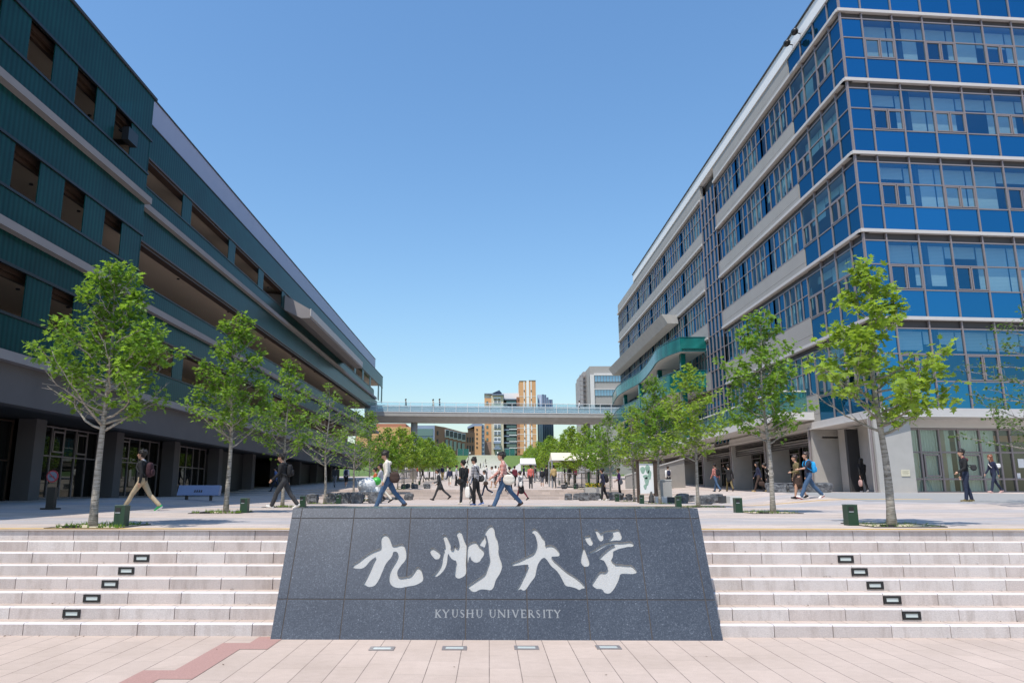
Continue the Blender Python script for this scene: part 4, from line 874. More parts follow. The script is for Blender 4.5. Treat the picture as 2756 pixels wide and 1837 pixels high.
# grey building beyond the right end of the bridge
Yg = 150
m_palewin = coated("pale reflecting glass", (0.10, 0.16, 0.20), (.55, .75, .9), .5)
G = thing("grey_panel_building", (26, Yg + 10, 5), "grey panelled building with two window bands and an open stair, right behind the bridge", "building")
bg(G, "wall", m_panel, 1590, 1700, 988, 1290, Yg, 25); bg(G, "stair_core", m_concd, 1572, 1590, 1003, 1290, Yg + 6, 12); bg(G, "white_frame", m_concl, 1590, 1601, 1012, 1290, Yg, .5, .3); bg(G, "white_frame", m_concl, 1601, 1700, 1008, 1014, Yg, .5, .3)
for y in (1014.5, 1053): bg(G, "window_band", m_palewin, 1602, 1700, y, y + 16, Yg, .2, .12); bg(G, "slab_band", m_slab, 1601, 1700, y - 3, y - .2, Yg, .3, .4); [bg(G, "mullion", m_frame, 1602 + 8 * i, 1602.8 + 8 * i, y, y + 16, Yg, .2, .2) for i in range(12)]
wins(G, m_dark, [(1602, 1700, y, y + 16) for y in (1093, 1131)], Yg, .1, "window_band")
b = MB()
for i in range(9): b.obox((CAMX(1571, Yg), Yg + 5.5, zat(1005 + 13 * i, Yg)), (1.3, 0, 0), (0, .4, 0), (0, 0, .12))
for x in (1571.5, 1579, 1588): b.obox((CAMX(x, Yg), Yg + 5.4, 6), (.1, 0, 0), (0, .1, 0), (0, 0, zat(1000, Yg) - 6))
b.build("stair_frame", m_alu, G)
# low retaining wall with a ramp, right side below the bridge
t = thing("ramp_wall", (11, 62, 1.9), "low concrete wall beside the ramp behind the map board", "wall")
b = MB(); b.prism([(10.3, 57.0, 1.7), (15.5, 60, 1.7), (15.5, 60, 4.4), (10.3, 57, 3.0)], (0, .4, 0)); b.build("wall_body", m_conc, t)
b = MB(); b.prism([(10.25, 56.95, 3.004), (15.55, 59.95, 4.404), (15.55, 59.95, 4.48), (10.25, 56.95, 3.08)], (0, .5, 0)); b.build("coping", m_concl, t)
def railing(name, pts, h, label, mat, step=.14):
    t = thing(name, pts[0], label, "railing"); p = [Vector(q) for q in pts]
    r = MB(); [r.tube([q + Vector((0, 0, z)) for q in p], .03, 6) for z in (h, .12)]; r.build("top_rail", mat, t)
    bb = MB()
    for a, c in zip(p, p[1:]):
        n = max(2, int((c - a).length / step))
        for i in range(n): q = a.lerp(c, i / n); bb.box(q.x - .012, q.y - .012, q.z + .1, q.x + .012, q.y + .012, q.z + h)
    bb.build("bars", mat, t)
    for q in p: pb = MB(); pb.box(q.x - .03, q.y - .03, q.z - .1, q.x + .03, q.y + .03, q.z + h + .02); pb.build("post", mat, t)
railing("ramp_railing", [(CAMX(1500, 66), 66, gz(6, 66) - .05), (CAMX(1560, 64), 64, 2.3), (CAMX(1605, 60), 60, 2.25), (CAMX(1640, 58), 58, 2.15)], 1.1, "pale grey bar railing of the ramp between the right hand trees", m_alu)
railing("stair_railing", [(CAMX(1040, 70), 70, gz(-8, 70)), (CAMX(1085, 74), 74, gz(-8, 74)), (CAMX(1122, 78), 78, gz(-8, 78))], 1.3, "dark bar railing behind the left hand trees near the crowd", m_alu)
t = thing("glass_fence", (0, 264, ZTOP), "green glass fence along the hilltop beside the far stairs", "fence")
b = MB(); b.box(CAMX(1232, 264), 263.9, ZTOP, CAMX(1262, 264), 264, ZTOP + 2.4); b.build("panel", m_terr, t); b = MB(); b.box(CAMX(1358, 264), 263.9, ZTOP, CAMX(1385, 264), 264, ZTOP + 2.4); b.build("panel", m_terr, t)
for px in (1232, 1247, 1262, 1358, 1371, 1385): b = MB(); b.box(CAMX(px, 264) - .06, 263.8, ZTOP - .1, CAMX(px, 264) + .06, 263.9, ZTOP + 2.5); b.build("post", m_alu, t)
# ---------------------------------------------------------------- canopies, boards, lamp
m_canv = M("cream canvas", (0.66, 0.60, 0.48), 0.9, var=.06, vs=1); m_canvw = M("white canvas", (0.74, 0.74, 0.72), 0.9, var=.05, vs=1); m_galv = M("galvanised pole", (0.42, 0.45, 0.48), 0.4, metal=.5, var=.08)
def tent(x, y, wx, wy, h, pk, mat, label):
    z = gz(x, y); t = thing("canopy_tent", (x, y, z), label, "tent")
    E = [(x - wx, y - wy), (x + wx, y - wy), (x + wx, y + wy), (x - wx, y + wy)]
    b = MB(); A = [(p[0], p[1], z + h) for p in E]; rd = [(x - wx * .98, y, z + pk), (x + wx * .98, y, z + pk)]
    b.add(A + rd, [(0, 1, 5, 4), (2, 3, 4, 5), (3, 0, 4), (1, 2, 5)]); n = len(b.v)
    b.add([(p[0], p[1], p[2] - .02) for p in A] + [(p[0], p[1], p[2] - .02) for p in rd], [(0, 4, 5, 1), (2, 5, 4, 3), (3, 4, 0), (1, 5, 2)])
    b.build("roof", mat, t)
    for p in E: q = MB(); q.tube([(p[0], p[1], z - .1), (p[0], p[1], z + h)], .06, 8); q.build("pole", m_galv, t)
    f = MB(); [f.tube([A[i], A[(i + 1) % 4]], .03, 6) for i in range(4)]; f.build("roof_frame", m_galv, t)
tent(CAMX(1545, 60.5), 60.5, 2.0, 1.5, 2.08, 2.75, m_canv, "cream canvas canopy on grey poles among the right hand trees")
tent(CAMX(1418, 86), 86, .85, 1.5, 1.85, 2.55, m_canvw, "small white canopy further up the slope, left of the cream one")
for i in range(9):
    px = 1396 - i * 5.2; Y = 84 + i * 7.5; x = CAMX(px, Y); z = gz(x, Y); hh = zat(1252 + i * 3.3, Y) - z
    b = MB(); b.prism([(x - .17, Y, z - .1), (x + .17, Y, z - .1), (x + .17, Y, z + hh), (x, Y, z + hh + .12), (x - .17, Y, z + hh)], (0, .06, 0))
    o = b.build("signboard", m_white, None, loc=(x, Y, z)); tag(o, "narrow white club board, %s of nine going up the slope" % ORD[i], "signboard", "white boards lining the slope")
t = thing("map_board", (CAMX(1728, 34.5), 34.5, gz(7, 34.5)), "tall campus map board between two brown steel posts", "sign")
x, y = CAMX(1728, 34.5), 34.5; z = gz(7, 34.5)
for sx, wd in ((-.32, .10), (.50, .24)): b = MB(); b.box(x + sx - wd / 2, y - .05, z - .05, x + sx + wd / 2, y + .2, z + 1.85); b.build("post", m_brown, t)
b = MB(); b.box(x - .45, y - .1, z + 1.855, x + .7, y + .25, z + 1.92); b.build("cap", m_brown, t)
b = MB(); b.box(x - .27, y - .02, z + .42, x + .37, y + .03, z + 1.75); b.build("panel", m_white, t)
b = MB()
for cx, cz, rx, rz_ in ((-.1, 1.45, .11, .16), (.12, 1.5, .1, .2), (.2, 1.25, .08, .22), (.02, 1.15, .12, .1), (.06, .95, .1, .2), (-.02, .7, .07, .12)):
    b.prism([(x + cx + rx * math.cos(a) * (1 + .2 * math.sin(3 * a)), y - .024, z + cz + rz_ * math.sin(a)) for a in [2 * math.pi * i / 14 for i in range(14)]], (0, .003, 0))
b.build("map_print", M("map green", (.26, .40, .32), .6, var=.4, vs=5), t)
t = thing("service_box", (x + .95, y + .5, z), "pale concrete box standing right of the map board", "box")
b = MB(); b.box(x + .72, y + .3, z - .02, x + 1.25, y + .7, z + 1.0); o = b.build("body", m_conc, t); b = MB(); b.box(x + .7, y + .28, z + 1.0, x + 1.27, y + .72, z + 1.04); b.build("lid", m_concl, t)
b = MB()
xb, yb = x + .22, y - .1; b.tube([(xb, yb, z), (xb, yb, z + .06), (xb, yb, z + .1), (xb, yb, z + .28), (xb, yb, z + .34), (xb, yb, z + .5)], [.16, .16, .12, .11, .08, .03], 14)
tag(b.build("stone_finial", m_dark, None, True, loc=(xb, yb, z)), "small dark turned stone post at the foot of the map board", "post")
xl, yl = CAMX(1579, 52), 52; z = gz(xl, yl); t = thing("garden_lamp", (xl, yl, z), "dark green post lamp with a flat round head by the right hand planter", "lamp")
b = MB(); b.tube([(xl, yl, z), (xl, yl, z + 1.35)], .09, 10); b.build("post", m_green, t); b = MB(); b.tube([(xl, yl, z + 1.35), (xl, yl, z + 1.5), (xl, yl, z + 1.52)], [.12, .22, .2], 14); b.build("lamp_head", m_galv, t)
# planter with yellow flowers
xl, yl = CAMX(1592, 50), 50; z = gz(xl, yl); t = thing("flower_planter", (xl, yl, z), "stone planter with low yellow flowers among the dark boulders", "planter")
b = MB(); b.box(xl - .6, yl - .3, z, xl + .6, yl + .3, z + .45); b.build("trough", m_conc, t)
b = MB(); rf = random.Random(3)
for i in range(240):
    p = Vector((xl + rf.uniform(-.55, .55), yl + rf.uniform(-.25, .25), z + .45 + rf.random() * .28)); d = Vector((rf.gauss(0, 1), rf.gauss(0, 1), rf.gauss(0, 1))).normalized() * .06; e = d.orthogonal().normalized() * .05; b.add([p - d, p + e, p + d, p - e], [(0, 1, 2, 3)], 0 if rf.random() < .55 else 1)
b.build("flowers", [M("yellow petals", (.55, .42, .03), .8), M("leaf green", (.06, .13, .02), .8)], t)
# ---------------------------------------------------------------- boulders and bench blocks
m_rock = NT("split dark rock"); co = m_rock.obj()
c = m_rock.ramp(m_rock.noise(co, 5, 8, .7), [(.3, (.055, .058, .065)), (.52, (.14, .145, .155)), (.75, (.30, .305, .31))])
m_rock = m_rock.done(m_rock.bsdf(c, .8, 0, .3, m_rock.bump(m_rock.noise(co, 14, 6, .7), .9, .05)))
m_rockd = M("sawn dark granite", (.045, .047, .052), .45, var=.3, vs=20)
def rock_mesh(sx, sy, sz, seed, name="boulder"):
    bm = bmesh.new(); bmesh.ops.create_cube(bm, size=1); bmesh.ops.subdivide_edges(bm, edges=bm.edges, cuts=9, use_grid_fill=True)
    o = Vector((seed * 7.3, seed * 3.1, 1))
    for v in bm.verts:
        p = Vector((v.co.x * sx, v.co.y * sy, v.co.z * sz)); n = v.co.normalized(); r = max(abs(v.co.x), abs(v.co.y), abs(v.co.z))
        k = mnoise.noise(p * 2.3 + o) * .10 + mnoise.noise(p * 6 + o) * .05 + mnoise.noise(p * 15 + o) * .02
        edge = (v.co.length - .5) / .366; p -= n * edge * .055
        top = .25 if v.co.z > .49 else 1
        p += n * k * top; p.z += sz / 2; v.co = p
    bm.normal_update(); me = bpy.data.meshes.new(name); bm.to_mesh(me); bm.free(); return me
def rock(px, pyb, Y, wpx, hpx, seed, label, dark=False, dep=None):
    x = CAMX(px, Y); wd = wpx / 2005 * Y; h = hpx / 2005 * Y; z = gz(x, Y)
    me = rock_mesh(wd, dep or wd * .8, h, seed); me.materials.append(m_rockd if dark else m_rock)
    o = bpy.data.objects.new("boulder", me); COL.objects.link(o); o.location = (x, Y, z - .02); o.rotation_euler = (0, 0, (seed * 1.7 % 1 - .5) * .3)
    tag(o, label, "boulder", "rough stone blocks used as seats")
RL = [(849, 1346, 33, 29, 26, "rough grey boulder left of the fourth left tree"), (900, 1350, 32.6, 30, 29, "boulder hard against the fourth left tree trunk on its right"), (931, 1350, 33.4, 32, 29, "wide boulder between the fourth and fifth left trees"), (945, 1350, 35, 18, 28, "dark edge boulder behind the wide one by the fifth left tree"),
      (967, 1350, 32.5, 30, 31, "boulder in front of the rubbish cart, left of it"), (1016, 1352, 32.6, 32, 32, "boulder half hidden by the silver rubbish cart"), (1072, 1343, 45, 12, 20, "boulder seen behind the legs of the man in the cream hoodie"), (1105, 1343, 43.5, 23, 18.5, "lone dark boulder in the open plaza left of the running man in a suit"),
      (1090, 1319, 57.5, 13, 13.5, "small boulder beside a green bollard on the upper terrace"), (1101, 1319, 57.6, 12, 14, "small boulder right of the terrace bollard"), (1119, 1319, 57.5, 18, 14, "boulder third from the left on the upper terrace edge"), (1151, 1319, 57.4, 17, 14, "boulder furthest right on the left terrace edge"),
      (1151, 1294, 95, 8, 7, "tiny boulder up the slope, first of the far left pair"), (1165, 1294, 96, 8, 6.5, "tiny boulder up the slope, second of the far left pair")]
for i, (px, pb, Y, wp, hp, lab) in enumerate(RL): rock(px, pb, Y, wp, hp, i + 1, lab, dark=i in (3,))
RR = [(1523, 1342, 44, 19, 18, "boulder at the left end of the right hand stone row"), (1547, 1341, 45, 20, 18, "second boulder of the right hand row, set back"), (1566, 1346, 41, 25, 22.5, "front boulder of the right hand row, nearest the sign"), (1593, 1345, 43, 27, 21, "wide boulder in the right hand row beside the man in navy"), (1645, 1343, 42.5, 28, 21.5, "boulder in the right hand row below the woman in purple"),
      (1665, 1341, 42.8, 12, 20, "dark sawn block right of the woman in purple"), (1682, 1341, 42.6, 17, 17, "dark sawn block with a bollard gap before the fifth right tree"), (1515, 1319, 57, 15, 13, "dark smooth boulder on the terrace near the cream canopy"), (1545, 1320, 57.2, 12, 14, "boulder by the green bollard on the right terrace edge"), (1583, 1320, 57, 16, 15, "boulder on the right terrace edge behind the stone row"), (1603, 1320, 57, 13, 14, "dark block at the right end of the terrace edge"),
      (1823, 1342, 33, 31, 27, "rounded boulder near the white seat blocks, right side"), (1848, 1337, 36, 21, 19, "flat faced boulder left of the third right tree"), (1885, 1343, 30.5, 37, 26, "large boulder just right of the third right tree"), (1914, 1340, 32.5, 30, 25, "split boulder between the large one and the grey seat"),
      (2069, 1333, 36, 48, 26, "long rough stone bench, left of the row at the concrete columns"), (2118, 1333, 36, 48, 26, "long rough stone bench behind the young couple"), (2180, 1333, 35.5, 60, 27, "long rough stone bench, right of the row at the concrete columns")]
for i, (px, pb, Y, wp, hp, lab) in enumerate(RR): rock(px, pb, Y, wp, hp, i + 31, lab, dark=i in (5, 6, 7, 10), dep=.6 if i >= 15 else None)
def block(px, Y, wpx, hpx, mat, label, dep=.5):
    x = CAMX(px, Y); wd = wpx / 2005 * Y; h = hpx / 2005 * Y; z = gz(x, Y); b = MB(); c = .015
    b.prism([(x - wd / 2, Y, z - .02), (x + wd / 2, Y, z - .02), (x + wd / 2, Y, z + h - c), (x + wd / 2 - c, Y, z + h), (x - wd / 2 + c, Y, z + h), (x - wd / 2, Y, z + h - c)], (0, dep, 0))
    tag(b.build("seat_block", mat, None, loc=(x, Y, z)), label, "seat", "smooth stone seat blocks")
block(1768, 34, 30, 17, m_concl, "white stone seat block at the left, beside the map board"); block(1793, 34.4, 23, 15, m_rockd, "dark grey seat block next to the left white one"); block(1935, 31.5, 19, 19, m_rockd, "dark grey seat block beside the split boulder"); block(1961, 31, 27, 18, m_concl, "white stone seat block in front of the concrete columns"); block(1866, 31.5, 6, 20, m_concl, "thin white stone slab against the third right tree")
# ---------------------------------------------------------------- trees
def leaf_mat(name, dcol, tcol):
    k = NT(name); gi = k.n("ShaderNodeNewGeometry")
    r = gi.outputs['Random Per Island']
    c = k.mix(r, tuple(x * .62 for x in dcol), tuple(x * 1.35 for x in dcol)); t = k.mix(r, tuple(x * .7 for x in tcol), tuple(x * 1.25 for x in tcol))
    d = k.n("ShaderNodeBsdfPrincipled"); k.l(c, d.inputs['Base Color']); d.inputs['Roughness'].default_value = .42; d.inputs['Specular IOR Level'].default_value = .35
    tl = k.n("ShaderNodeBsdfTranslucent"); k.l(t, tl.inputs['Color'])
    mx = k.n("ShaderNodeMixShader"); mx.inputs[0].default_value = .44; k.l(d.outputs[0], mx.inputs[1]); k.l(tl.outputs[0], mx.inputs[2]); return k.done(mx.outputs[0])
m_leaf = leaf_mat("maple leaf", (0.108, 0.21, 0.026), (0.32, 0.51, 0.045))
m_leaf2 = leaf_mat("yellow green maple leaf", (0.175, 0.27, 0.034), (0.44, 0.60, 0.055))
m_leafd = leaf_mat("cherry leaf", (0.07, 0.13, 0.025), (0.16, 0.27, 0.03))
k = NT("pale grey bark"); co = k.obj(); mp = k.n("ShaderNodeMapping"); mp.inputs['Scale'].default_value = (6, 6, 38); k.l(co, mp.inputs[0])
c = k.ramp(k.noise(mp.outputs[0], 1, 6, .7), [(.34, (.10, .085, .07)), (.5, (.30, .275, .24)), (.75, (.47, .44, .40))]); m_bark = k.done(k.bsdf(c, .85, 0, .25, k.bump(k.noise(mp.outputs[0], 1.4, 5, .7), .6, .02)))
def leafpoly(mb, p, d, up, size, rng):
    """one lobed leaf hanging from p along d"""
    d = d.normalized(); s = d.cross(up); s = s.normalized() if s.length > 1e-4 else d.orthogonal().normalized(); n = s.cross(d)
    L = size * rng.uniform(.7, 1.25); fold = n * L * .12
    pts = [(0, 0), (.30, -.42), (.42, -.15), (.66, -.40), (.68, -.13), (1.0, 0), (.68, .13), (.66, .40), (.42, .15), (.30, .42)]
    b = len(mb.v)
    for a, w_ in pts: mb.v.append(tuple(p + d * L * a + s * L * w_ * 1.15 + fold * abs(w_) * 2))
    mb.f.append(tuple(b + i for i in (0, 1, 2, 3, 4, 5))); mb.f.append(tuple(b + i for i in (0, 5, 6, 7, 8, 9))); mb.mi += [0, 0]
def leafkite(mb, p, d, up, size, rng):
    d = d.normalized(); s = d.cross(up); s = s.normalized() if s.length > 1e-4 else d.orthogonal().normalized(); L = size * rng.uniform(.7, 1.25); b = len(mb.v)
    for a, w_ in ((0, 0), (.45, -.42), (1, 0), (.45, .42)): mb.v.append(tuple(p + d * L * a + s * L * w_))
    mb.f.append((b, b + 1, b + 2, b + 3)); mb.mi.append(0)
def make_tree(seed, H, zb, rad, nbr, leaf, per, lsize, dense=1.0, detail=True, tr=.075, bare=0.0, droop=.25, spread=1.0, prof=(.62, .85, 1.0, .97, .78, .5, .3, .08)):
    rng = random.Random(seed); T = MB(); C = MB(); lf = leafpoly if detail else leafkite
    ph = rng.uniform(0, 6.28); wob = [Vector((math.sin(ph + i * .9) * .06, math.cos(ph * 1.3 + i * 1.1) * .06, 0)) * (i / 9) ** .6 for i in range(10)]
    def axis(t):
        f = t * 9; i = min(int(f), 8); return wob[i].lerp(wob[i + 1], f - i) + Vector((0, 0, t * H))
    n = 16; T.tube([axis(i / n) - (Vector((0, 0, .12)) if i == 0 else Vector()) for i in range(n + 1)], [lerp(tr * (1.3 if i == 0 else 1), .007, (i / n) ** .85) for i in range(n + 1)], 9 if detail else 6)
    def tuft(p, dirv, cnt, sp):
        """a cluster of leaves round the end of a twig"""
        for _ in range(max(2, int(cnt))):
            o = Vector((rng.gauss(0, 1), rng.gauss(0, 1), rng.gauss(0, .75))) * sp
            d = Vector((rng.gauss(0, .75), rng.gauss(0, .75), rng.gauss(-.3, .5))) + o * (1.2 / max(sp, .01)) * .35
            lf(C, p + o, d if d.length > .05 else Vector((1, 0, 0)), Vector((rng.gauss(0, .35), rng.gauss(0, .35), 1)), lsize, rng)
    sp0 = .07 * (1.35 if not detail else 1); zc = zb + .1
    renv = lambda z: rad * interp((z - zc) / (H - zc), (0, .1, .25, .45, .6, .75, .9, 1), prof)
    for b in range(nbr):
        u = ((b + rng.random() * .7) / nbr) ** 1.12; z0 = lerp(zb, H * .93, u); p0 = axis(z0 / H); az = b * 2.4 + rng.uniform(-.5, .5); out = Vector((math.cos(az), math.sin(az), 0))
        rise = lerp(.85, .32, u) * rng.uniform(.45, 1.2); zt = min(z0 + rise, H * .99); r = renv(zt) * rng.uniform(.62, 1.14) * spread; r = max(r, .12)
        tip = Vector((p0.x, p0.y, 0)) + out * r + Vector((0, 0, zt)); side = out.cross(Vector((0, 0, 1))) * rng.uniform(-.25, .25) * r; m = 8; pts = []
        for i in range(m + 1):
            f = i / m; g = f ** 1.45                                       # leaves the trunk flat, then turns up
            pts.append(Vector((lerp(p0.x, tip.x, f), lerp(p0.y, tip.y, f), lerp(p0.z, tip.z, .35 * f + .65 * g))) + side * math.sin(f * 3.14) + Vector((rng.gauss(0, 1), rng.gauss(0, 1), rng.gauss(0, 1))) * (.014 if 0 < i < m else 0))
        L = (tip - p0).length; r0 = max(.007, tr * .36 * (1 - u * .75)); T.tube(pts, [lerp(r0, .004, i / m) for i in range(m + 1)], 5)
        isbare = u < .2 and rng.random() < bare * .5; full = dense * rng.uniform(.6, 1.25)
        if not isbare: tuft(tip, out, per * full * .8, sp0)
        nt_ = max(3, int(L / .105))
        for q_ in range(nt_):
            f = (q_ + rng.random()) / nt_
            if f < .2: continue
            i = min(int(f * m), m - 1); q = pts[i].lerp(pts[i + 1], f * m - i); d = (pts[i + 1] - pts[i]).normalized()
            sd = (d * .6 + Vector((rng.gauss(0, .7), rng.gauss(0, .7), rng.gauss(.25, .45)))).normalized(); l2 = rng.uniform(.07, .34) * (.6 + .5 * min(L, 1.2)) * (1.15 - f * .6)
            e = [q, q + sd * l2 * .5 + Vector((0, 0, .012)), q + sd * l2 + Vector((0, 0, .10 * l2))]
            if e[2].z > H: continue
            T.tube(e, [r0 * .34 * (1 - f * .5) + .003, .004, .0028], 4)
            if not isbare or rng.random() < .12:
                tuft(e[2], sd, per * full * rng.uniform(.35, .8), sp0)
                if l2 > .22 and rng.random() < .5: tuft(e[1], sd, per * full * .3, sp0 * .8)
    tuft(axis(.985), Vector((0, 0, 1)), per * 1.2, .07); tuft(axis(.955), Vector((0, 0, .5)), per, .08); tuft(axis(.91), Vector((0, 0, .5)), per, .09)
    return T.mesh("trunk", m_bark, True), C.mesh("crown", leaf)
def plant(meshes, x, y, label, group, scale=1.0, rz=0.0, name="maple_tree", cat="tree"):
    t = thing(name, (x, y, gz(x, y)), label, cat, group, rz); t.scale = (scale,) * 3
    for n, me in zip(("trunk", "crown"), meshes): o = bpy.data.objects.new(n, me); COL.objects.link(o); o.parent = t
    return t
VAR = [make_tree(101, 4.85, 1.65, 1.22, 48, m_leaf, 24, .105, 1.0, True, .075, .9),        # dense near left tree
       make_tree(102, 4.95, 1.6, 1.28, 34, m_leaf2, 16, .14, 1.0, True, .08, .4, prof=(.7, .95, 1.0, .85, .62, .42, .2, .06)),       # near right tree with big leaves in clusters
       make_tree(103, 5.25, 1.65, 1.10, 44, m_leaf, 21, .105, 1.0, True, .07, .9),
       make_tree(104, 5.3, 1.7, 1.05, 36, m_leaf, 18, .125, 1.0, True, .07, .6, prof=(.6, .8, 1, .95, .85, .65, .4, .1)),
       make_tree(105, 5.0, 1.5, 1.2, 36, m_leaf, 16, .115, .9, True, .065, 1.0),
       make_tree(106, 5.0, 1.5, 1.25, 32, m_leaf, 7, .115, .8, True, .065, 1.0),        # thin, mostly branches
       make_tree(107, 4.9, 1.5, 1.35, 38, m_leaf2, 14, .125, 1.0, True, .065, .4)]
FARV = [make_tree(201, 5.0, 1.4, 1.3, 32, m_leaf, 13, .17, 1.0, False, .065, .4), make_tree(202, 5.1, 1.4, 1.4, 32, m_leaf2, 13, .18, 1.0, False, .065, .3), make_tree(203, 4.8, 1.3, 1.55, 32, m_leaf2, 14, .19, 1.0, False, .065, .2)]
GL, GR = "young maples in the left row", "young maples in the right row"
def place(label): return label
LYS = [13.4 + 6.1 * i for i in range(22)]; RYS = [13.9] + [19.6 + 6.15 * i for i in range(21)]
lv = [0, 2, 4, 5, 5, 4]; rv = [1, 3, 6, 3, 6, 4]
DESC = ["full leafy crown", "tall narrow crown", "open crown", "thin crown and many bare branches", "thin crown", "leafy crown"]
DESR = ["sparse bright crown in separate tufts", "tall open crown", "round crown", "full crown", "wide crown", "leafy crown"]
for side, Y_, vv, X, G_, dd in (("left", LYS, lv, -6.85, GL, DESC), ("right", RYS, rv, 7.15, GR, DESR)):
    for i, y in enumerate(Y_):
        x = X + (.12 * math.sin(i * 2.1) if i else (-.12 if side == 'left' else .1)); n = ORD[i] if i < 20 else {20: "twenty-first", 21: "twenty-second"}[i]
        if i < 6:
            v = VAR[vv[i]]; sc = 1.0 if i < 2 else 1 + .03 * math.sin(i * 3); lab = "young maple with %s, %s from the steps, %s row" % (dd[i], n, side)
        else:
            v = FARV[i % 3]; sc = (.94 if side == 'left' else .98) + .07 * math.sin(i * 1.7); lab = "leafy maple %s from the steps in the %s row" % (n, side)
        plant(v, x, y, lab, G_, sc, 0 if i < 2 else i * 1.3)
# second rows on the slope, further up
k_ = 0
for side, sx in (("left", -1), ("right", 1)):
    for r, off in enumerate((5.2, 10.5, 16, 22.5)):
        for i in range(9):
            y = 112 + 13.5 * i + r * 5; x = sx * (7 + off) + .4 * math.sin(i * 2 + r); k_ += 1
            plant(FARV[(i + r) % 3], x, y, "%s maple up the slope in the %s row out, %s side" % (ORD[i], ORD[r + 1], side), "maples on the far slope", (.92 if side == 'left' else 1.08) + .1 * math.sin(i * 1.3), i * 1.1)
# cherry at the right edge
cherry = make_tree(301, 6.3, 1.5, 2.3, 34, m_leafd, 8, .10, 1.0, True, .09, 0, spread=1.15)
t = thing("cherry_tree", (17.2, 23.5, gz(17.2, 23.5)), "dark leaved tree with drooping twigs at the right edge before the shop window", "tree")
for n, me in zip(("trunk", "crown"), cherry): o = bpy.data.objects.new(n, me); COL.objects.link(o); o.parent = t
# tree pits with gravel, weeds and an uplight lid; green bollard lights
def pit(x, y, side, i, near):
    z = lambda a, c: gz(a, c)
    t = thing("tree_pit", (x, y, gz(x, y)), "gravel tree pit under the %s maple of the %s row" % (ORD[i], side), "tree pit", "gravel pits round the maples")
    h = .62; b = MB(); q = [(x - h, y - h), (x + h, y - h), (x + h, y + h), (x - h, y + h)]; b.add([(a, c, z(a, c) + .007) for a, c in q], [(0, 1, 2, 3)]); b.build("gravel_bed", m_grav, t)
    e = MB()
    for (a, c), (a2, c2) in zip(q, q[1:] + q[:1]): e.tube([(a, c, z(a, c) + .008), (a2, c2, z(a2, c2) + .008)], .012, 4)
    e.build("edging", m_joint, t)
    g = MB(); rg = random.Random(i * 7 + (side == 'right'))
    for _ in range(70 if near else 30):
        a, c = x + rg.uniform(-h, h), y + rg.uniform(-h * .8, h * .9)
        if rg.random() < .5: c = y + h * .8 * rg.choice((-1, 1)) + rg.uniform(-.08, .08)
        for _ in range(5):
            d = Vector((rg.gauss(0, .5), rg.gauss(0, .5), 1)).normalized() * rg.uniform(.03, .11); s = d.orthogonal().normalized() * .008; p = Vector((a, c, z(a, c)))
            g.add([p - s, p + s, p + d], [(0, 1, 2)])
    tag(g.build("weeds", m_leaf, t), kind="stuff")
    if near: l = MB(); l.tube([(x - .28, y - .42, z(x, y) + .005), (x - .28, y - .42, z(x, y) + .03)], .13, 16); l.build("uplight", m_black, t)
def bollard(x, y, side, i):
    z = gz(x, y); t = thing("bollard_light", (x, y, z), "low dark green box light beside the %s maple of the %s row" % (ORD[i], side), "bollard", "green bollard lights by the trees")
    b = MB(); b.prism([(x - .09, y - .10, z - .02), (x + .09, y - .10, z - .02), (x + .09, y - .10, z + .36), (x - .09, y - .10, z + .36)], (0, .2, 0)); b.build("housing", m_green, t)
    b = MB(); b.box(x - .093, y - .105, z + .362, x + .093, y + .105, z + .373); b.build("cap", M("grey green cap", (.12, .17, .14), .4), t)
    b = MB(); b.box(x - .07, y - .106, z + .25, x + .02, y - .101, z + .33); b.build("light_slot", m_black, t); b = MB(); b.box(x - .07, y - .1075, z + .235, x + .015, y - .102, z + .25); b.build("reflector", m_galv, t)
for i, y in enumerate(LYS[:10]):
    pit(-6.85, y, "left", i, i < 3); bollard(-6.85 + (.4 if i == 0 else .6), y - .05, "left", i)
for i, y in enumerate(RYS[:10]):
    pit(7.15 + (.1 if i == 0 else 0), y, "right", i, i < 3); bollard(7.15 - (.62 if i == 0 else .75), y + (.1 if i else 0), "right", i)
# ---------------------------------------------------------------- people
def cloth(name, c, var=.18): return M("cloth " + name, c, .88, var=var, vs=9, bump=.8, bs=13)
def plaid(name, base, line, light, sc=11.0):
    key = "plaid " + name
    if key in MATS: return MATS[key]
    k = NT(key); co = k.obj(); sx = k.n("ShaderNodeSeparateXYZ"); k.l(co, sx.inputs[0])
    wv = lambda o, f, th: k.math('LESS_THAN', k.math('FRACT', k.math('MULTIPLY', o, f)), th)
    a = wv(k.math('ADD', sx.outputs[0], sx.outputs[1]), sc, .42); b = wv(sx.outputs[2], sc, .42)
    c = k.mix(k.math('MULTIPLY', k.math('ADD', a, b), .5), base, line); d = k.math('MULTIPLY', wv(sx.outputs[2], sc, .1), 1.0); c = k.mix(d, c, light); c = k.mix(wv(k.math('ADD', sx.outputs[0], sx.outputs[1]), sc, .1), c, light)
    MATS[key] = k.done(k.bsdf(c, .85)); return MATS[key]
m_skin = M("skin", (.50, .285, .19), .5, var=.06, vs=4); m_hairb = M("black hair", (.013, .010, .009), .6, var=.3, vs=30); m_hairr = M("reddish brown hair", (.20, .065, .03), .4, var=.3, vs=30); m_hairm = M("dark brown hair", (.035, .018, .012), .4, var=.3, vs=30)
m_eye = M("dark eye", (.01, .008, .008), .3); m_lip = M("lip", (.36, .14, .11), .5)
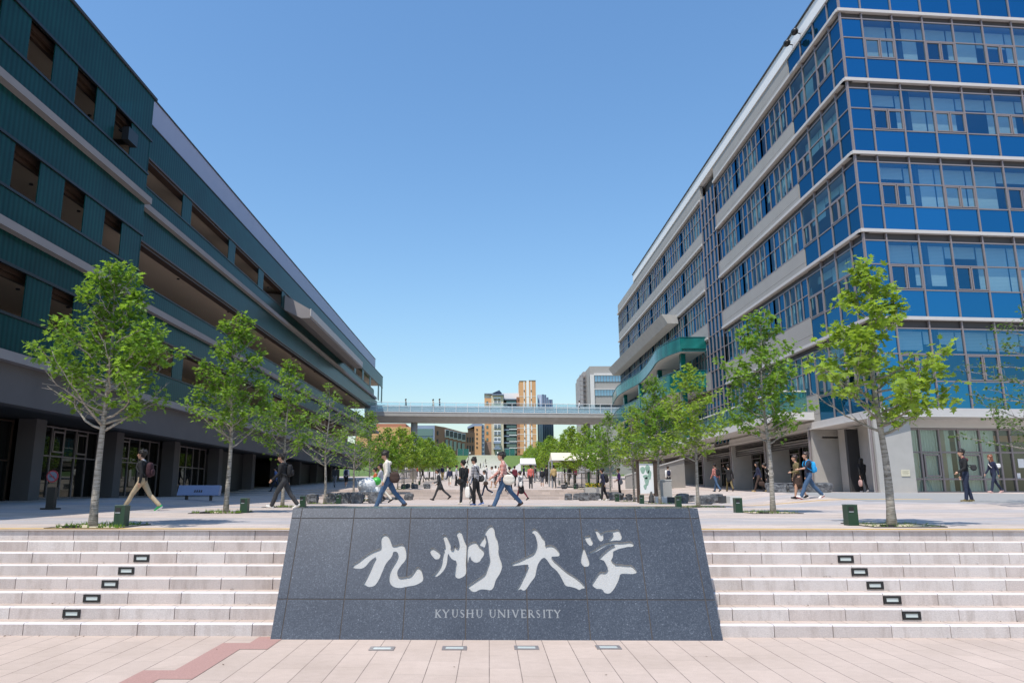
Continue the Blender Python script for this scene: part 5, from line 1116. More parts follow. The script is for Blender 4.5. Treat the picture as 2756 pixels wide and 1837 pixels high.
K_ = dict(black=(.012, .012, .014), char=(.035, .036, .04), navy=(.018, .022, .055), denim=(.05, .10, .185), ddenim=(.018, .026, .055), khaki=(.42, .33, .22), white=(.74, .72, .69), cream=(.68, .63, .54), grey=(.20, .20, .215), lgrey=(.42, .42, .45), green=(.02, .28, .08), purple=(.11, .03, .17), tan=(.46, .33, .15), olive=(.16, .125, .055), dbrown=(.055, .032, .024), red=(.42, .045, .035), blue=(.10, .16, .36), maroon=(.13, .015, .03), maroon2=(.035, .010, .016), teeblue=(.02, .024, .045), sky=(.02, .33, .70), orange=(.5, .12, .04), pink=(.55, .35, .32), lblue=(.42, .46, .58))
def col(n): return n if not isinstance(n, str) else cloth(n, K_[n])
def voxel(mb, size, smooth=2):
    me = mb.mesh("tmp", []); o = bpy.data.objects.new("tmp", me); COL.objects.link(o)
    r = o.modifiers.new("r", 'REMESH'); r.mode = 'VOXEL'; r.voxel_size = size
    s = o.modifiers.new("s", 'SMOOTH'); s.factor = .5; s.iterations = smooth
    dg = bpy.context.evaluated_depsgraph_get(); m2 = bpy.data.meshes.new_from_object(o.evaluated_get(dg)); bpy.data.objects.remove(o); bpy.data.meshes.remove(me)
    m2.polygons.foreach_set('use_smooth', [True] * len(m2.polygons)); return m2
def sup(mb, c, r, e=.45, nu=20, nv=12, m=0, rot=None):
    """rounded box"""
    sp_ = lambda v: math.copysign(abs(v) ** e, v); vs = []; c = Vector(c)
    for i in range(nv + 1):
        t = -math.pi / 2 + math.pi * i / nv
        for j in range(nu):
            a = 2 * math.pi * j / nu; p = Vector((r[0] * sp_(math.cos(t)) * sp_(math.cos(a)), r[1] * sp_(math.cos(t)) * sp_(math.sin(a)), r[2] * sp_(math.sin(t)))); vs.append(c + (rot @ p if rot is not None else p))
    mb.add(vs, [(i * nu + j, i * nu + (j + 1) % nu, (i + 1) * nu + (j + 1) % nu, (i + 1) * nu + j) for i in range(nv) for j in range(nu)], m)
WALK = dict(legs=((24, 8), (-24, 18)), arms=((-16, 14, 6), (18, 18, 6)), lean=3)
WALK2 = dict(legs=((-20, 14), (20, 6)), arms=((14, 20, 6), (-14, 12, 6)), lean=3)
STRIDE = dict(legs=((33, 6), (-30, 14)), arms=((-12, 22, 7), (10, 25, 7)), lean=4)
STAND = dict(legs=((3, 3), (-4, 4)), arms=((2, 12, 7), (3, 12, 7)), lean=1)
STEP = dict(legs=((12, 4), (-14, 38)), arms=((-10, 20, 6), (14, 30, 6)), lean=3)
PEOPLE = []
def person(px, Y, label, face, pose, top, bottom, shoe="char", hair=m_hairb, H=1.72, sleeve='long', leg='long', skirt=None, coat=False, longhair=False, headp=0, heady=0, sole=None, z=None, x=None, slim=0.0, hood=None, group=None, collar=None, fuller=1.0):
    x = CAMX(px, Y) if x is None else x; s = H / 1.72; P = dict(WALK); P.update(pose)
    pxm = Y * .00134; vox = max(.011, min(.05, pxm * .42)); fine = pxm < .045
    pr = []                                            # primitives: (kind, data, material)
    MI = ['skin', 'top', 'bottom', 'shoe', 'leg', 'sole', 'eye', 'lip', 'collar', 'sock']
    C = lambda a, b, ra, rb, l: pr.append(('c', Vector(a), Vector(b), ra, rb, l)); E_ = lambda c, r, l: pr.append(('e', Vector(c), Vector(r), l))
    w_ = 1 - slim * .12; zh = .88
    hips = [Vector((0, .085 * w_ * q, zh - .03)) for q in (1, -1)]; lean = R(P['lean'])
    feet = []
    for (hp, (a, k)) in zip(hips, P['legs']):
        a, k = R(a), R(k); kn = hp + Vector((math.sin(a), 0, -math.cos(a))) * .41; an = kn + Vector((math.sin(a - k), 0, -math.cos(a - k))) * .40
        pit = (a - k) * .75 if (a - k) < 0 else (a - k) * .8          # heel lifted behind, toe lifted in front
        fd = Vector((math.cos(pit), 0, math.sin(pit))); feet.append((hp, kn, an, fd, k))
    zmin = min(min((an - Vector((0, 0, .075))).z, (an + fd * .15).z - .055, (an - fd * .05).z - .06) for _, _, an, fd, _ in feet)
    off = Vector((0, 0, -zmin)); lb = 'leg' if leg != 'long' else 'bottom'
    hips = [h + off for h in hips]
    for hp, kn, an, fd, k in feet:
        hp, kn, an = hp + off, kn + off, an + off; loose = fuller if leg == 'long' else 1.0
        C(hp, hp.lerp(kn, .55), .088 * w_, .072 * w_ * loose, 'bottom' if not skirt else 'leg'); C(hp.lerp(kn, .55), kn, .072 * w_ * loose, .058 * loose, 'bottom' if leg != 'skirt' and not skirt else 'leg')
        mid = kn.lerp(an, .35) - Vector((.012, 0, 0)); C(kn, mid, .056 * loose, .058 * loose, lb); C(mid, an + (Vector((0, 0, .02)) if leg == 'long' else Vector()), .058 * loose, (.054 * loose) if leg == 'long' else .034, lb)
        nrm = Vector((-fd.z, 0, fd.x)); h0 = an - nrm * .045 - fd * .045; t0 = an - nrm * .052 + fd * .155
        C(an - nrm * .01, an + fd * .07 - nrm * .035, .043, .04, 'shoe'); C(h0, t0, .040, .036, 'shoe')
        if sole: C(h0 - nrm * .025, t0 - nrm * .022, .034, .032, 'sole')
    hc = (hips[0] + hips[1]) / 2 + Vector((0, 0, .05))
    up = Vector((math.sin(lean), 0, math.cos(lean))); F = Vector((math.cos(lean), 0, -math.sin(lean))); Lf = Vector((0, 1, 0))
    at = lambda f, l, u: hc + F * f + Lf * l + up * u
    lo = 'bottom'
    for q in (1, -1):
        C(at(0, .055 * w_ * q, -.02), at(0, .06 * w_ * q, .07), .098 * w_, .092 * w_, lo)
        C(at(-.005, .05 * w_ * q, .10 if not coat else -.05), at(0, .055 * w_ * q, .22), .098 * w_ if not coat else .112, .092 * w_, 'top'); C(at(0, .055 * w_ * q, .22), at(.005, .075 * w_ * q, .40), .092 * w_, .103 * w_, 'top')
        C(at(-.005, .04 * q, .46), at(-.01, .150 * w_ * q, .475), .07, .058, 'top')
    C(at(0, 0, .03), at(0, 0, .09), .112 * w_, .11 * w_, 'top' if not skirt else lo)
    if skirt: C(at(0, 0, .04), at(.015, 0, -.12), .125, .165, 'bottom'); C(at(.0, .0, -.12), at(.015, 0, -.12 - skirt), .165, .175, 'bottom')
    if coat: C(at(0, 0, -.02), at(-.015, 0, -.16), .135, .15, 'top')
    hb = at(-.005, 0, .50); C(hb, at(.015, 0, .60), .052, .048, 'skin')
    if collar or hood: C(at(-.02, .04, .52), at(-.02, -.04, .52), .05, .05, 'collar'); 
    if hood: C(at(-.09, .05, .47), at(-.09, -.05, .47), .06, .06, 'collar')
    # head with face
    hp_ = R(headp); hy = R(heady); hd = Vector((math.cos(hp_) * math.cos(hy), math.sin(hy), -math.sin(hp_))).normalized(); hu = (Vector((0, 0, 1)) - hd * hd.z).normalized(); hl = hu.cross(hd)
    hcn = at(.03, 0, .70) + hd * .01; ha = lambda f, l, u: hcn + (hd * f + hl * l + hu * u) * 1.08
    C(ha(-.02, 0, .035), ha(-.005, 0, .03), .090, .088, 'skin'); C(ha(.015, 0, 0), ha(.035, 0, -.075), .075, .042, 'skin'); C(ha(.04, 0, -.085), ha(.052, 0, -.09), .026, .022, 'skin')
    C(ha(.085, 0, .012), ha(.102, 0, -.022), .010, .014, 'skin')
    for q in (1, -1): C(ha(-.01, .078 * q, .005), ha(-.012, .08 * q, -.02), .016, .012, 'skin'); E_(ha(.083, .033 * q, .018), (.008, .012, .005), 'eye')
    E_(ha(.082, 0, -.052), (.010, .022, .006), 'lip')
    wr = []
    for q, (a, e, ab) in zip((1, -1), P['arms']):
        a, e, ab = R(a), R(e), R(ab); sh = at(-.01, .178 * w_ * q, .455)
        d1 = (F * math.sin(a) * math.cos(ab) + Lf * q * math.sin(ab) - up * math.cos(a) * math.cos(ab)).normalized(); el = sh + d1 * .285
        d2 = (F * math.sin(a + e) * math.cos(ab) + Lf * q * math.sin(ab) * .4 - up * math.cos(a + e) * math.cos(ab)).normalized(); wt = el + d2 * .245
        us = 'top'; fs = 'top' if sleeve == 'long' else 'skin'
        C(sh, sh.lerp(el, .6), .060, .050, us); C(sh.lerp(el, .6), el, .048, .043, us if sleeve != 'none' else 'skin'); C(el, el.lerp(wt, .4), .042 if fs == 'top' else .038, .042 if fs == 'top' else .038, fs); C(el.lerp(wt, .4), wt, .041 if fs == 'top' else .036, .034 if fs == 'top' else .026, fs)
        sd = Lf * -q; fw = d2.cross(sd).normalized(); pc = wt + d2 * .055; C(wt + d2 * .01, pc, .026, .030, 'skin')
        # palm, four fingers with a knuckle bend and a thumb from the side of the palm
        if vox < .02:
            side = fw if fw.dot(F) > 0 else -fw
            for i, ln in enumerate((.075, .085, .078, .06)):
                r0 = pc + side * (.024 - .016 * i) + d2 * .018; k1 = r0 + d2 * ln * .5 + sd * .008; k2 = k1 + (d2 * .75 + sd * .65).normalized() * ln * .5; C(r0, k1, .0092, .0088, 'skin'); C(k1, k2, .0086, .0075, 'skin')
            t0 = wt + d2 * .025 + side * .022; t1 = t0 + (side * .8 + d2 * .7).normalized() * .035; C(t0, t1, .011, .0095, 'skin'); C(t1, t1 + (d2 + sd * .3).normalized() * .028, .0092, .008, 'skin')
        else: C(pc, pc + d2 * .06 + sd * .01, .028, .022, 'skin')
        wr.append(pc + d2 * .03)
    mb = MB()
    for p in pr:
        if p[0] == 'c': mb.cap(p[1], p[2], p[3] * (1.08 if p[-1] in ('top', 'bottom') else 1), p[4] * (1.08 if p[-1] in ('top', 'bottom') else 1))
        else: mb.ell(p[1], p[2])
    mb.v = [tuple(s * q for q in v) for v in mb.v]
    me = voxel(mb, vox, 2); me.name = "person"
    ct = np.empty(len(me.polygons) * 3); me.polygons.foreach_get('center', ct); ct = ct.reshape(-1, 3) / s; best = np.full(len(ct), 1e9); idx = np.zeros(len(ct), int)
    for p in pr:
        l = MI.index(p[-1])
        if p[0] == 'c':
            a, b = np.array(p[1]), np.array(p[2]); d = b - a; t = np.clip(((ct - a) @ d) / max(d @ d, 1e-9), 0, 1); dist = np.linalg.norm(ct - a - t[:, None] * d, axis=1) - (p[3] + (p[4] - p[3]) * t)
        else: dist = (np.linalg.norm((ct - np.array(p[1])) / np.array(p[2]), axis=1) - 1) * min(p[2]) - .003
        if p[-1] in ('top', 'collar'): dist = dist - .006
        m = dist < best; best[m] = dist[m]; idx[m] = l
    if leg == 'short':
        kz = (feet[0][1] + off).z
        idx[(idx == MI.index('leg')) & (ct[:, 2] > kz - .02)] = MI.index('bottom')
    legm = {'skin': m_skin}.get(leg, None)
    mats = [m_skin, col(top), col(bottom), col(shoe), m_skin if leg in ('short', 'skin') else (col(leg) if leg not in ('long',) else col(bottom)), col(sole or 'white'), m_eye, m_lip, col(collar or hood or 'white'), m_skin]
    used = sorted(set(idx.tolist())); [me.materials.append(mats[u]) for u in used]
    lut = {u: i for i, u in enumerate(used)}; me.polygons.foreach_set('material_index', [lut[i] for i in idx.tolist()]); me.update()
    o = bpy.data.objects.new("person", me); COL.objects.link(o); zz = gz(x, Y) if z is None else z
    o.location = (x, Y, zz); o.rotation_euler = (0, 0, R(face)); tag(o, label, "person", group)
    hm = MB(); rh = random.Random(int(px * 7))
    hm.cap(ha(-.034, 0, .045), ha(-.012, 0, .052), .106, .097)
    hm.cap(ha(-.06, 0, 0), ha(-.055, 0, -.04), .062, .05)
    for q in (1, -1): hm.cap(ha(.0, .066 * q, .04), ha(-.012, .074 * q, -.012), .032, .014)
    for i in range(9): a = (i - 4) / 4.0; hm.cap(ha(.052 - abs(a) * .03, .062 * a, .088 - abs(a) * .02), ha(.086 - abs(a) * .035, .066 * a + rh.uniform(-.01, .01), .045 + rh.uniform(-.012, .012)), .02, .008)
    for i in range(26):
        d = Vector((rh.gauss(-.3, .6), rh.gauss(0, .7), rh.gauss(.45, .5))).normalized(); c0 = ha(-.03 + d.x * .07, d.y * .065, .055 + d.z * .06); hm.cap(c0, c0 + (hd * d.x + hl * d.y + hu * d.z) * .062 + hd * -.012, .027, .007)
    if longhair:
        for q in (-.05, 0, .05): hm.cap(ha(-.05, q, .02), ha(-.085, q * 1.3, -.25), .05, .03)
        for q in (1, -1): hm.cap(ha(-.0, .075 * q, .02), ha(.0, .085 * q, -.20), .026, .016)
    hm.v = [tuple(s * q for q in v) for v in hm.v]; h2 = voxel(hm, max(.010, vox * .9), 1); h2.materials.append(hair); h2.name = "hair"
    ho = bpy.data.objects.new("hair", h2); COL.objects.link(ho); ho.parent = o
    info = dict(o=o, at=lambda f, l, u: s * at(f, l, u), wr=[s * v for v in wr], face=R(face), loc=Vector((x, Y, zz)), s=s, F=F, up=up)
    return info
def bagthing(p, name, label, cat, parts, group=None):
    """a carried bag: its own thing, standing where the carrier holds it; parts = list of (name, MB in the carrier's frame, material, smooth)"""
    c = Vector(parts[0][1].v[0]); n = len(parts[0][1].v); c = sum((Vector(v) for v in parts[0][1].v), Vector()) / n; c.z = min(v[2] for v in parts[0][1].v)
    Rm = Matrix.Rotation(p['face'], 4, 'Z'); t = thing(name, tuple(p['loc'] + Rm @ c), label, cat, group, p['face'])
    for nm, mb, mt, sm in parts:
        mb.v = [tuple(Vector(v) - c) for v in mb.v]; mb.build(nm, mt, t, sm, local=True)
    return t
def backpack(p, colr, label, sz=1.0, strap="char", pocket=None):
    at = p['at']; b = MB(); sup(b, at(-.20, 0, .27), (.085 * sz, .14 * sz, .215 * sz), .68)
    q = MB(); sup(q, at(-.285, 0, .19), (.035 * sz, .10 * sz, .10 * sz), .68)
    st = MB()
    for k in (1, -1): st.tube([at(-.15, .09 * k, .47), at(-.02, .11 * k, .545), at(.09, .115 * k, .47), at(.125, .12 * k, .36), at(.06, .15 * k, .24), at(-.13, .13 * k, .12)], .018, 6)
    bagthing(p, "backpack", label, "backpack", [("bag_body", b, col(colr), True), ("pocket", q, col(pocket or colr), True), ("strap", st, col(strap), True)])
def shoulderbag(p, colr, label, side, size=(.17, .06, .13), drop=-.06, back=-.05, strap=None, out=.19):
    at = p['at']; k = side; c = (back, out * k, drop); b = MB(); sup(b, at(*c), size, .72); c_ = at(*c); b.v = [(c_.x + (x - c_.x) * (1 - .28 * max(0, (z - c_.z) / size[2])), c_.y + (y - c_.y) * (1 - .45 * max(0, (z - c_.z) / size[2])), z - .025 * math.cos((x - c_.x) / size[0] * 1.5)) for x, y, z in b.v]
    fl = MB(); sup(fl, at(c[0], c[1] + size[1] * .55 * k, c[2] + size[2] * .25), (size[0] * .84, size[1] * .45, size[2] * .55), .72)
    st = MB(); st.tube([at(c[0] + size[0] * .6, c[1], c[2] + size[2] * .7), at(.10, .08 * k, .25), at(.105, -.06 * k, .40), at(.02, -.13 * k, .545), at(-.10, -.08 * k, .44), at(-.125, .07 * k, .22), at(c[0] - size[0] * .6, c[1], c[2] + size[2] * .7)], .016, 6)
    bagthing(p, "shoulder_bag", label, "bag", [("bag_body", b, col(colr), True), ("flap", fl, col(colr), True), ("strap", st, col(strap or colr), True)])
def handbag(p, colr, label, hand, size=(.16, .05, .15), name="tote_bag", cat="bag"):
    w_ = p['wr'][hand]; b = MB(); c = w_ - Vector((0, 0, size[2] + .14)); sup(b, c, size, .65)
    h = MB(); h.tube([c + Vector((size[0] * .6, 0, size[2] * .9)), w_ + Vector((.03, 0, -.005)), w_ + Vector((-.03, 0, -.005)), c + Vector((-size[0] * .6, 0, size[2] * .9))], .010, 5)
    bagthing(p, name, label, cat, [("bag_body", b, col(colr), True), ("handle", h, col(colr), True)])
LEFT, AWAY, RIGHT, TOWARD = 180, 90, 0, -90
p = person(393, 21.0, "man in black sweater, khaki trousers and bright green shoes, striding past the first left maple", LEFT, STRIDE, "black", "khaki", "green", sole="white", collar="lgrey", H=1.73, heady=4)
backpack(p, "maroon2", "dark maroon backpack worn by the man in khaki trousers", .95, "char")
p = person(772, 24.0, "man all in black with white-toed shoes, walking left before the third left maple", LEFT, dict(legs=((30, 12), (-26, 10)), arms=((24, 30, 6), (-14, 15, 6)), lean=8), "black", "char", "white", H=1.74, headp=12, fuller=1.15)
backpack(p, "black", "black backpack on the man dressed all in black", .9)
p = person(1048, 22.8, "man in cream hooded jacket and blue jeans, looking down as he walks behind the sign", LEFT, dict(legs=((28, 10), (-30, 12)), arms=((2, 22, 8), (-6, 28, 9)), lean=6), "cream", "denim", "dbrown", hood="cream", H=1.75, headp=26, heady=8, fuller=1.1)
shoulderbag(p, "dbrown", "large slouchy brown bag hanging behind the man in the cream jacket", 1, (.155, .09, .165), .05, -.22, "dbrown", .12)
p = person(1185, 42.0, "man in a dark suit and white shirt, hurrying left across the open plaza", LEFT, dict(legs=((26, 4), (-38, 10)), arms=((8, 70, 5), (-8, 65, 5)), lean=8), "char", "char", "black", collar="white", coat=True, H=1.74)
p = person(1249, 31.0, "man in black short sleeved shirt, walking away with a black bag at his hip", 130, dict(legs=((8, 4), (-10, 36)), arms=((-6, 14, 8), (8, 16, 8)), lean=3), "black", "char", "cream", sleeve='short', H=1.73, heady=30)
shoulderbag(p, "black", "big black shoulder bag of the man in the short sleeved black shirt", 1, (.19, .075, .12), -.02, -.02, "black", .2)
p = person(1281, 28.8, "man in black and white checked shirt and black trousers, head bent down", 150, dict(legs=((4, 4), (-9, 12)), arms=((10, 24, 9), (4, 18, 8)), lean=4), plaid("grey", (.30, .29, .30), (.02, .02, .025), (.6, .58, .57), 9), "black", "blue", sole="white", H=1.74, headp=28, heady=20, collar="white")
shoulderbag(p, "char", "dark messenger bag of the man in the black and white checked shirt", -1, (.16, .06, .12), .06, -.10, "black", .2)
handbag(p, "white", "white plastic bag hanging from the hand of the man in the checked shirt", 0, (.11, .05, .22), "carrier_bag")
u = MB(); a0 = p['wr'][0] + Vector((-.10, .02, -.08)); u.tube([a0, a0 + Vector((-.06, 0, -.15)), a0 + Vector((-.16, 0, -.6)), a0 + Vector((-.18, 0, -.66))], [.02, .045, .04, .012], 8)
u2 = MB(); u2.tube([a0 + Vector((.02, 0, .10)), a0], .012, 6); bagthing(p, "umbrella", "folded black umbrella beside the white plastic bag", "umbrella", [("canopy", u, col("black"), True), ("handle", u2, m_black, True)])
p = person(1356, 24.0, "man in red and pink checked shirt and jeans, reaching one arm forward as he strides", LEFT, dict(legs=((26, 6), (-32, 10)), arms=((14, 22, 8), (38, 18, 8)), lean=5), plaid("red", (.56, .27, .22), (.30, .07, .06), (.72, .55, .48), 8), "denim", "dbrown", H=1.77, heady=6, collar="pink", fuller=1.12)
shoulderbag(p, "cream", "large cream canvas shoulder bag on the man in the red checked shirt", 1, (.19, .085, .16), .0, -.14, "cream", .2)
p = person(1306, 48.0, "woman in white top and brown vest carrying a dark bag, stepping left", LEFT, dict(legs=((18, 4), (-20, 40)), arms=((8, 22, 6), (-8, 14, 6)), lean=4), "white", "ddenim", "white", slim=.8, H=1.63, headp=12)
shoulderbag(p, "dbrown", "dark bag of the woman in white top and brown vest", 1, (.17, .07, .12), .0, -.02, "dbrown", .19)
person(1325, 60.0, "woman in a short white coat with bare legs on the upper terrace", LEFT, dict(WALK, legs=((10, 3), (-14, 10))), "white", "white", "tan", hair=m_hairm, leg='skin', skirt=.18, coat=True, slim=.8, H=1.62)
p = person(1400, 43.0, "woman in grey and black hooded top with dark red tights, walking away left", 150, dict(legs=((22, 6), (-24, 14)), arms=((4, 16, 6), (-6, 18, 6)), lean=5), "grey", "black", "black", leg="maroon", skirt=.22, slim=.5, H=1.62, hood="white", heady=20)
shoulderbag(p, "white", "small round white bag of the woman in dark red tights", 1, (.10, .06, .14), .06, -.10, "white", .2)
person(1426, 57.5, "man in a red checked shirt standing with his back turned on the terrace", AWAY, dict(STAND, legs=((4, 2), (-3, 3))), plaid("bright red", (.55, .08, .06), (.40, .04, .035), (.7, .4, .35), 10), "char", "black", H=1.74)
p = person(1456, 60.0, "person in navy top and grey knee shorts seen from behind, near the canopy", AWAY, dict(STAND, legs=((6, 4), (-5, 6))), "navy", "grey", "white", leg='short', H=1.5)
backpack(p, "black", "black backpack on the person in grey knee shorts", 1.0)
p = person(1487, 59.0, "man in a tan shirt and dark jeans by the pole of the cream canopy", 100, dict(STAND, legs=((5, 3), (-10, 10)), arms=((-10, 45, 12), (0, 20, 8))), "tan", "char", "dbrown", H=1.72)
person(1468, 72, "dark dressed man further up the slope left of the cream canopy", AWAY, STAND, "black", "black", H=1.72)
person(1212, 62.0, "person in navy top and pale shorts walking away on the terrace, left of centre", AWAY, dict(WALK), "navy", "cream", "white", leg='short', H=1.6)
p = person(1617, 42.0, "person in navy sweater and black trousers with white shoes by the right hand boulders", 165, dict(WALK, legs=((9, 3), (-10, 12))), "navy", "black", "white", H=1.70, heady=-10, fuller=1.15)
backpack(p, "black", "black backpack on the person in the navy sweater", 1.1)
p = person(1659, 46.0, "woman in a purple short sleeved top and black trousers near the map board", 175, dict(STAND, arms=((10, 55, 8), (6, 45, 8))), "purple", "black", "black", sleeve='short', slim=.7, H=1.66, hair=m_hairm)
shoulderbag(p, "grey", "grey-green bag at the hip of the woman in purple", 1, (.13, .06, .15), .0, -.08, "grey", .18)
person(1604, 58.0, "person in dark jacket and white scarf behind the planter", LEFT, STAND, "char", "black", collar="white", H=1.66)
p = person(2127, 29.4, "woman in olive cardigan and brown skirt walking with the man with the blue backpack", LEFT, dict(legs=((16, 8), (-18, 14)), arms=((10, 72, 5), (4, 14, 6)), lean=2), "olive", "dbrown", "black", hair=m_hairm, leg='skin', skirt=.24, slim=.7, H=1.63)
p = person(2157, 29.0, "man in dark blue T-shirt and rolled jeans with a bright blue backpack", LEFT, dict(legs=((30, 8), (-28, 14)), arms=((42, 40, 10), (-4, 14, 7)), lean=2), "teeblue", "denim", "white", sleeve='short', H=1.78, sole="red", fuller=1.15, hair=m_hairm)
backpack(p, "sky", "bright blue backpack on the man walking with the woman in the skirt", 1.0, "sky")
p = person(2566, 26.0, "man in black jacket with maroon collar and dark jeans, alone at the right", 165, dict(STAND, legs=((8, 5), (-8, 3)), arms=((14, 45, 12), (2, 14, 8))), "black", "ddenim", "olive", sole="white", H=1.72, hood="maroon", heady=20)
shoulderbag(p, "char", "small dark bag behind the man in the maroon collared jacket", 1, (.10, .05, .10), .22, -.26, "char", .08)
p = person(2640, 33.6, "woman with long reddish hair in dark clothes before the curtained shop window", LEFT, dict(WALK, legs=((20, 6), (-18, 12))), "navy", "ddenim", "pink", hair=m_hairr, longhair=True, slim=.7, H=1.63, headp=6)
shoulderbag(p, "white", "white shoulder bag of the red haired woman", 1, (.11, .05, .10), .34, -.18, "white", .16)
p = person(2292, 37.6, "woman in black with long dark hair in the shade between the concrete columns", AWAY, dict(WALK, legs=((8, 3), (-10, 10))), "black", "black", "lgrey", longhair=True, slim=.6, H=1.60, x=18.45, z=1.82)
handbag(p, "pink", "pale pink cloth bag carried by the woman in the shade of the columns", 0, (.16, .05, .16))
p = person(1789, 58.0, "person in white shirt with navy backpack under the right hand colonnade", AWAY, WALK, "white", "char", "white", H=1.70, hair=m_hairm)
backpack(p, "navy", "navy backpack on the person in the white shirt under the colonnade", 1)
p = person(1914, 47.5, "man in red checked shirt with black backpack beyond the grey seat block", 120, WALK2, plaid("red two", (.5, .16, .13), (.35, .06, .05), (.68, .5, .45), 9), "denim", "black", H=1.72)
backpack(p, "black", "black backpack on the man in the red checked shirt on the right", 1.05)
person(1948, 49.5, "man in a black jacket lifting an arm to his head near the concrete wall", AWAY, dict(WALK, arms=((150, 110, 25), (-12, 20, 14))), "black", "olive", "dbrown", H=1.74, coat=True)
p = person(2026, 43.0, "woman in dark jacket and brown trousers half hidden by the second right maple", 170, WALK, "navy", "dbrown", "tan", slim=.5, longhair=True, H=1.66)
handbag(p, "dbrown", "brown handbag beside the second right maple trunk", 0, (.16, .06, .12))
p = person(2056, 43.5, "person bending forward with a cream bag just right of the second right maple", 160, dict(WALK, lean=22), "black", "black", "black", H=1.68)
shoulderbag(p, "cream", "cream bag across the back of the bending person", 1, (.16, .06, .12), .14, -.12, "cream", .17)
p = person(660, 56.0, "dark figure with a backpack at the shaded door of the teal building", 150, STAND, "black", "ddenim", "lgrey", H=1.72, z=1.62); backpack(p, "black", "black backpack of the figure at the shaded door")
person(749, 53.0, "man in blue shirt walking in the shade of the teal building", LEFT, WALK, "blue", "ddenim", "black", H=1.72)
person(907, 61.0, "person in black vest and grey trousers near the far end of the shaded wall", AWAY, WALK, "char", "grey", "char", H=1.72)
p = person(937, 60.0, "person in white shirt and shorts with a backpack stepping up to the terrace", AWAY, STEP, "lblue", "black", "white", leg='short', H=1.68); backpack(p, "navy", "dark blue backpack on the person in white shirt and shorts")
# rubbish cart and the two people with it
p = person(1030, 34.0, "man in a pale work jacket behind the rubbish cart, mostly hidden by the hoodie man", LEFT, dict(WALK, arms=((30, 40, 6), (30, 40, 6))), "lgrey", "cream", "black", H=1.74)
person(1016, 37.0, "person in an orange shirt beyond the rubbish cart", LEFT, WALK, "orange", "black", H=1.66)
xc, yc = CAMX(1000, 33.2), 33.2; z = gz(xc, yc)
t = thing("rubbish_cart", (xc, yc, z), "wire cart on two wheels carrying rubbish bags by the left boulders", "cart")
b = MB()
for i in range(7): b.tube([(xc - .42 + i * .14, yc - .3, z + .22), (xc - .42 + i * .14, yc - .3, z + .75)], .008, 5)
for zz in (.22, .5, .75): b.tube([(xc - .45, yc - .3, z + zz), (xc + .45, yc - .3, z + zz), (xc + .45, yc + .3, z + zz), (xc - .45, yc + .3, z + zz), (xc - .45, yc - .3, z + zz)], .013, 5)
b.build("basket", m_galv, t); b = MB(); b.tube([(xc - .45, yc - .3, z + .75), (xc - .55, yc - .3, z + 1.05), (xc - .55, yc + .3, z + 1.05), (xc - .45, yc + .3, z + .75)], .018, 6); b.build("handle", m_galv, t)
for q in (-.3, .3): b = MB(); disc(b, xc + q, yc - .33, z + .11, .11, 0, .05, 16); b.build("wheel", m_black, t)
m_poly = M("silver-white plastic", (.66, .66, .66), .5, var=.25, vs=7, bump=.8, bs=12)
for i, (dx, dy, dz, r, mt, lab) in enumerate(((-.12, 0, .72, .40, m_poly, "big white rubbish bag on top of the cart"), (.22, .05, .45, .30, m_poly, "silver-white rubbish bag low in the cart, right side"), (.28, .1, .95, .20, M("green plastic", (.05, .42, .06), .35, bump=.6, bs=14), "bright green rubbish bag against the cart handle side"))):
    b = MB(); rg = random.Random(i); c = Vector((xc + dx, yc + dy, z + dz)); b.ell(c, (r, r * .85, r * .95), 0, 20, 14)
    b.v = [tuple(c + (Vector(v) - c) * (1 + .16 * mnoise.noise(Vector(v) * 5) + .07 * mnoise.noise(Vector(v) * 14))) for v in b.v]
    tag(b.build("rubbish_bag", mt, None, True, loc=tuple(c - Vector((0, 0, r)))), lab, "bag", "bags on the rubbish cart")
# on the bridge
def bpz(px): return 99.0
for px, d, fc, lab, tp, bt in ((1092, .7, LEFT, "bald man in a black T-shirt and grey trousers crossing the footbridge", "black", "grey"), (1166, .7, LEFT, "person in tan jacket, left of a pair on the footbridge", "tan", "char"), (1183, .7, LEFT, "person in dark jacket, right of a pair on the footbridge", "navy", "char"), (1559, .7, RIGHT, "lone person in white shirt at the right end of the footbridge", "white", "char")):
    Y = 97 + (CAMX(px, 98) + 16.2) * .1036 + d; p = person(px, Y, lab, fc, WALK if px != 1183 else STAND, tp, bt, H=1.74, z=12.24)
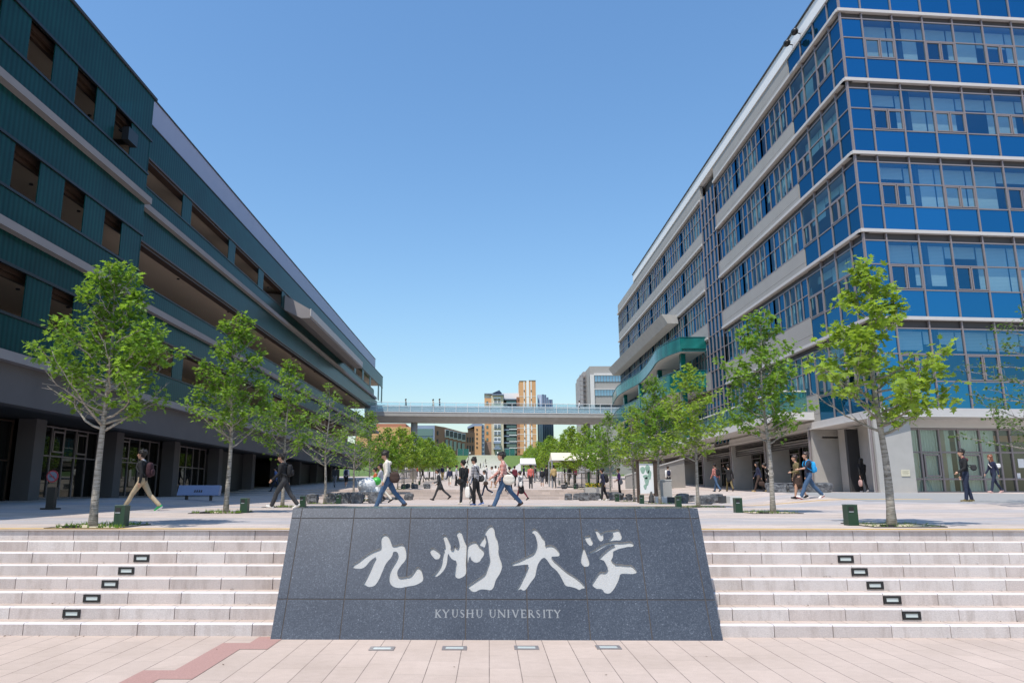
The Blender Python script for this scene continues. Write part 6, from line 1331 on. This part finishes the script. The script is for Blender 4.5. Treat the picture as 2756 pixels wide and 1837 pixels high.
# small figures up the slope and on the far stairs
FAR = [(1085, 118, "black", "black", "tiny figure in black, leftmost of the crowd at the slope edge"), (1096, 120, "white", "char", "tiny figure in white shirt in the crowd at the slope edge"), (1103, 121, "tan", "char", "tiny figure in yellow-brown at the slope edge"), (1111, 122, "black", "char", "tiny dark figure with bare arms at the slope edge"), (1117, 123, "lblue", "black", "tiny figure in pale blue at the slope edge"), (1124, 119, "red", "black", "tiny figure in red at the slope edge"), (1133, 124, "black", "black", "tiny dark figure, rightmost of the crowd at the slope edge"),
       (1207, 95, "white", "black", "small figure in white beyond the navy topped walker"), (1257, 80, "orange", "char", "small figure in orange and white behind the man in black"), (1309, 100, "white", "grey", "small figure in white behind the woman in the vest"), (1345, 110, "tan", "white", "small figure in yellow behind the checked shirt man"), (1345, 52, "char", "navy", "dark person partly hidden behind the red checked shirt man"),
       (1369, 52, "black", "black", "person in black hidden behind the cream canvas bag"), (1259, 244, "black", "black", "tiny dark figure low on the far stairs, left side"), (1261, 252, "char", "maroon", "tiny figure climbing the upper far stairs on the left"), (1265, 261, "white", "black", "tiny figure in white at the top of the far stairs"), (1293, 238, "black", "black", "tiny dark figure at the foot of the far stairs"), (1301, 239, "lgrey", "grey", "tiny grey figure at the foot of the far stairs"), (1307, 246, "char", "black", "tiny figure right of centre on the far stairs"), (1339, 261, "white", "navy", "tiny figure at the top right of the far stairs"),
       (1574, 112, "red", "black", "small figure in a red cape on the ramp among the trees"), (1516, 76, "black", "tan", "small dark figure behind the ramp railing, left"), (1543, 74, "maroon", "black", "small figure in maroon behind the ramp railing, right"), (1408, 92, "navy", "black", "small figure below the white canopy"),
       (1229, 66, "lgrey", "black", "small figure in pale grey right of the navy topped walker"), (1274, 70, "black", "denim", "small figure in black and blue between the two men in dark shirts"), (1333, 68, "white", "char", "small figure in white top and dark trousers right of the white coated woman"), (1384, 64, "maroon", "black", "small figure in maroon left of the hooded woman"), (1440, 78, "black", "grey", "small dark figure between the red shirt man and the shorts wearer"), (1192, 88, "navy", "tan", "small figure in navy beyond the running man in a suit"), (1140, 84, "black", "black", "small dark figure among the left hand tree trunks"), (1158, 105, "white", "black", "tiny figure in white among the left hand tree trunks"), (1480, 96, "white", "char", "tiny figure in white behind the tan shirted man"), (1528, 70, "char", "black", "small dark figure under the cream canopy")]
for i, (px, Y, tp, bt, lab) in enumerate(FAR):
    xx = CAMX(px, Y); z = gz(xx, Y)
    if Y > STAIR0: k_ = min(29, int((Y - STAIR0) / (STAIR1 + 1 - STAIR0) * 30)); z = lerp(8.45, ZTOP + .1, (k_ + 1) / 30) + .03
    if Y > 80 and Y < 130 and px > 1560: z += .6
    person(px, Y, lab, (LEFT, AWAY, 140, RIGHT, 200, 60, 110)[i % 7], (WALK, STAND, WALK2, STEP, STAND)[i % 5], tp, bt, H=1.64 + .02 * (i % 5), group="small figures further away", z=z)
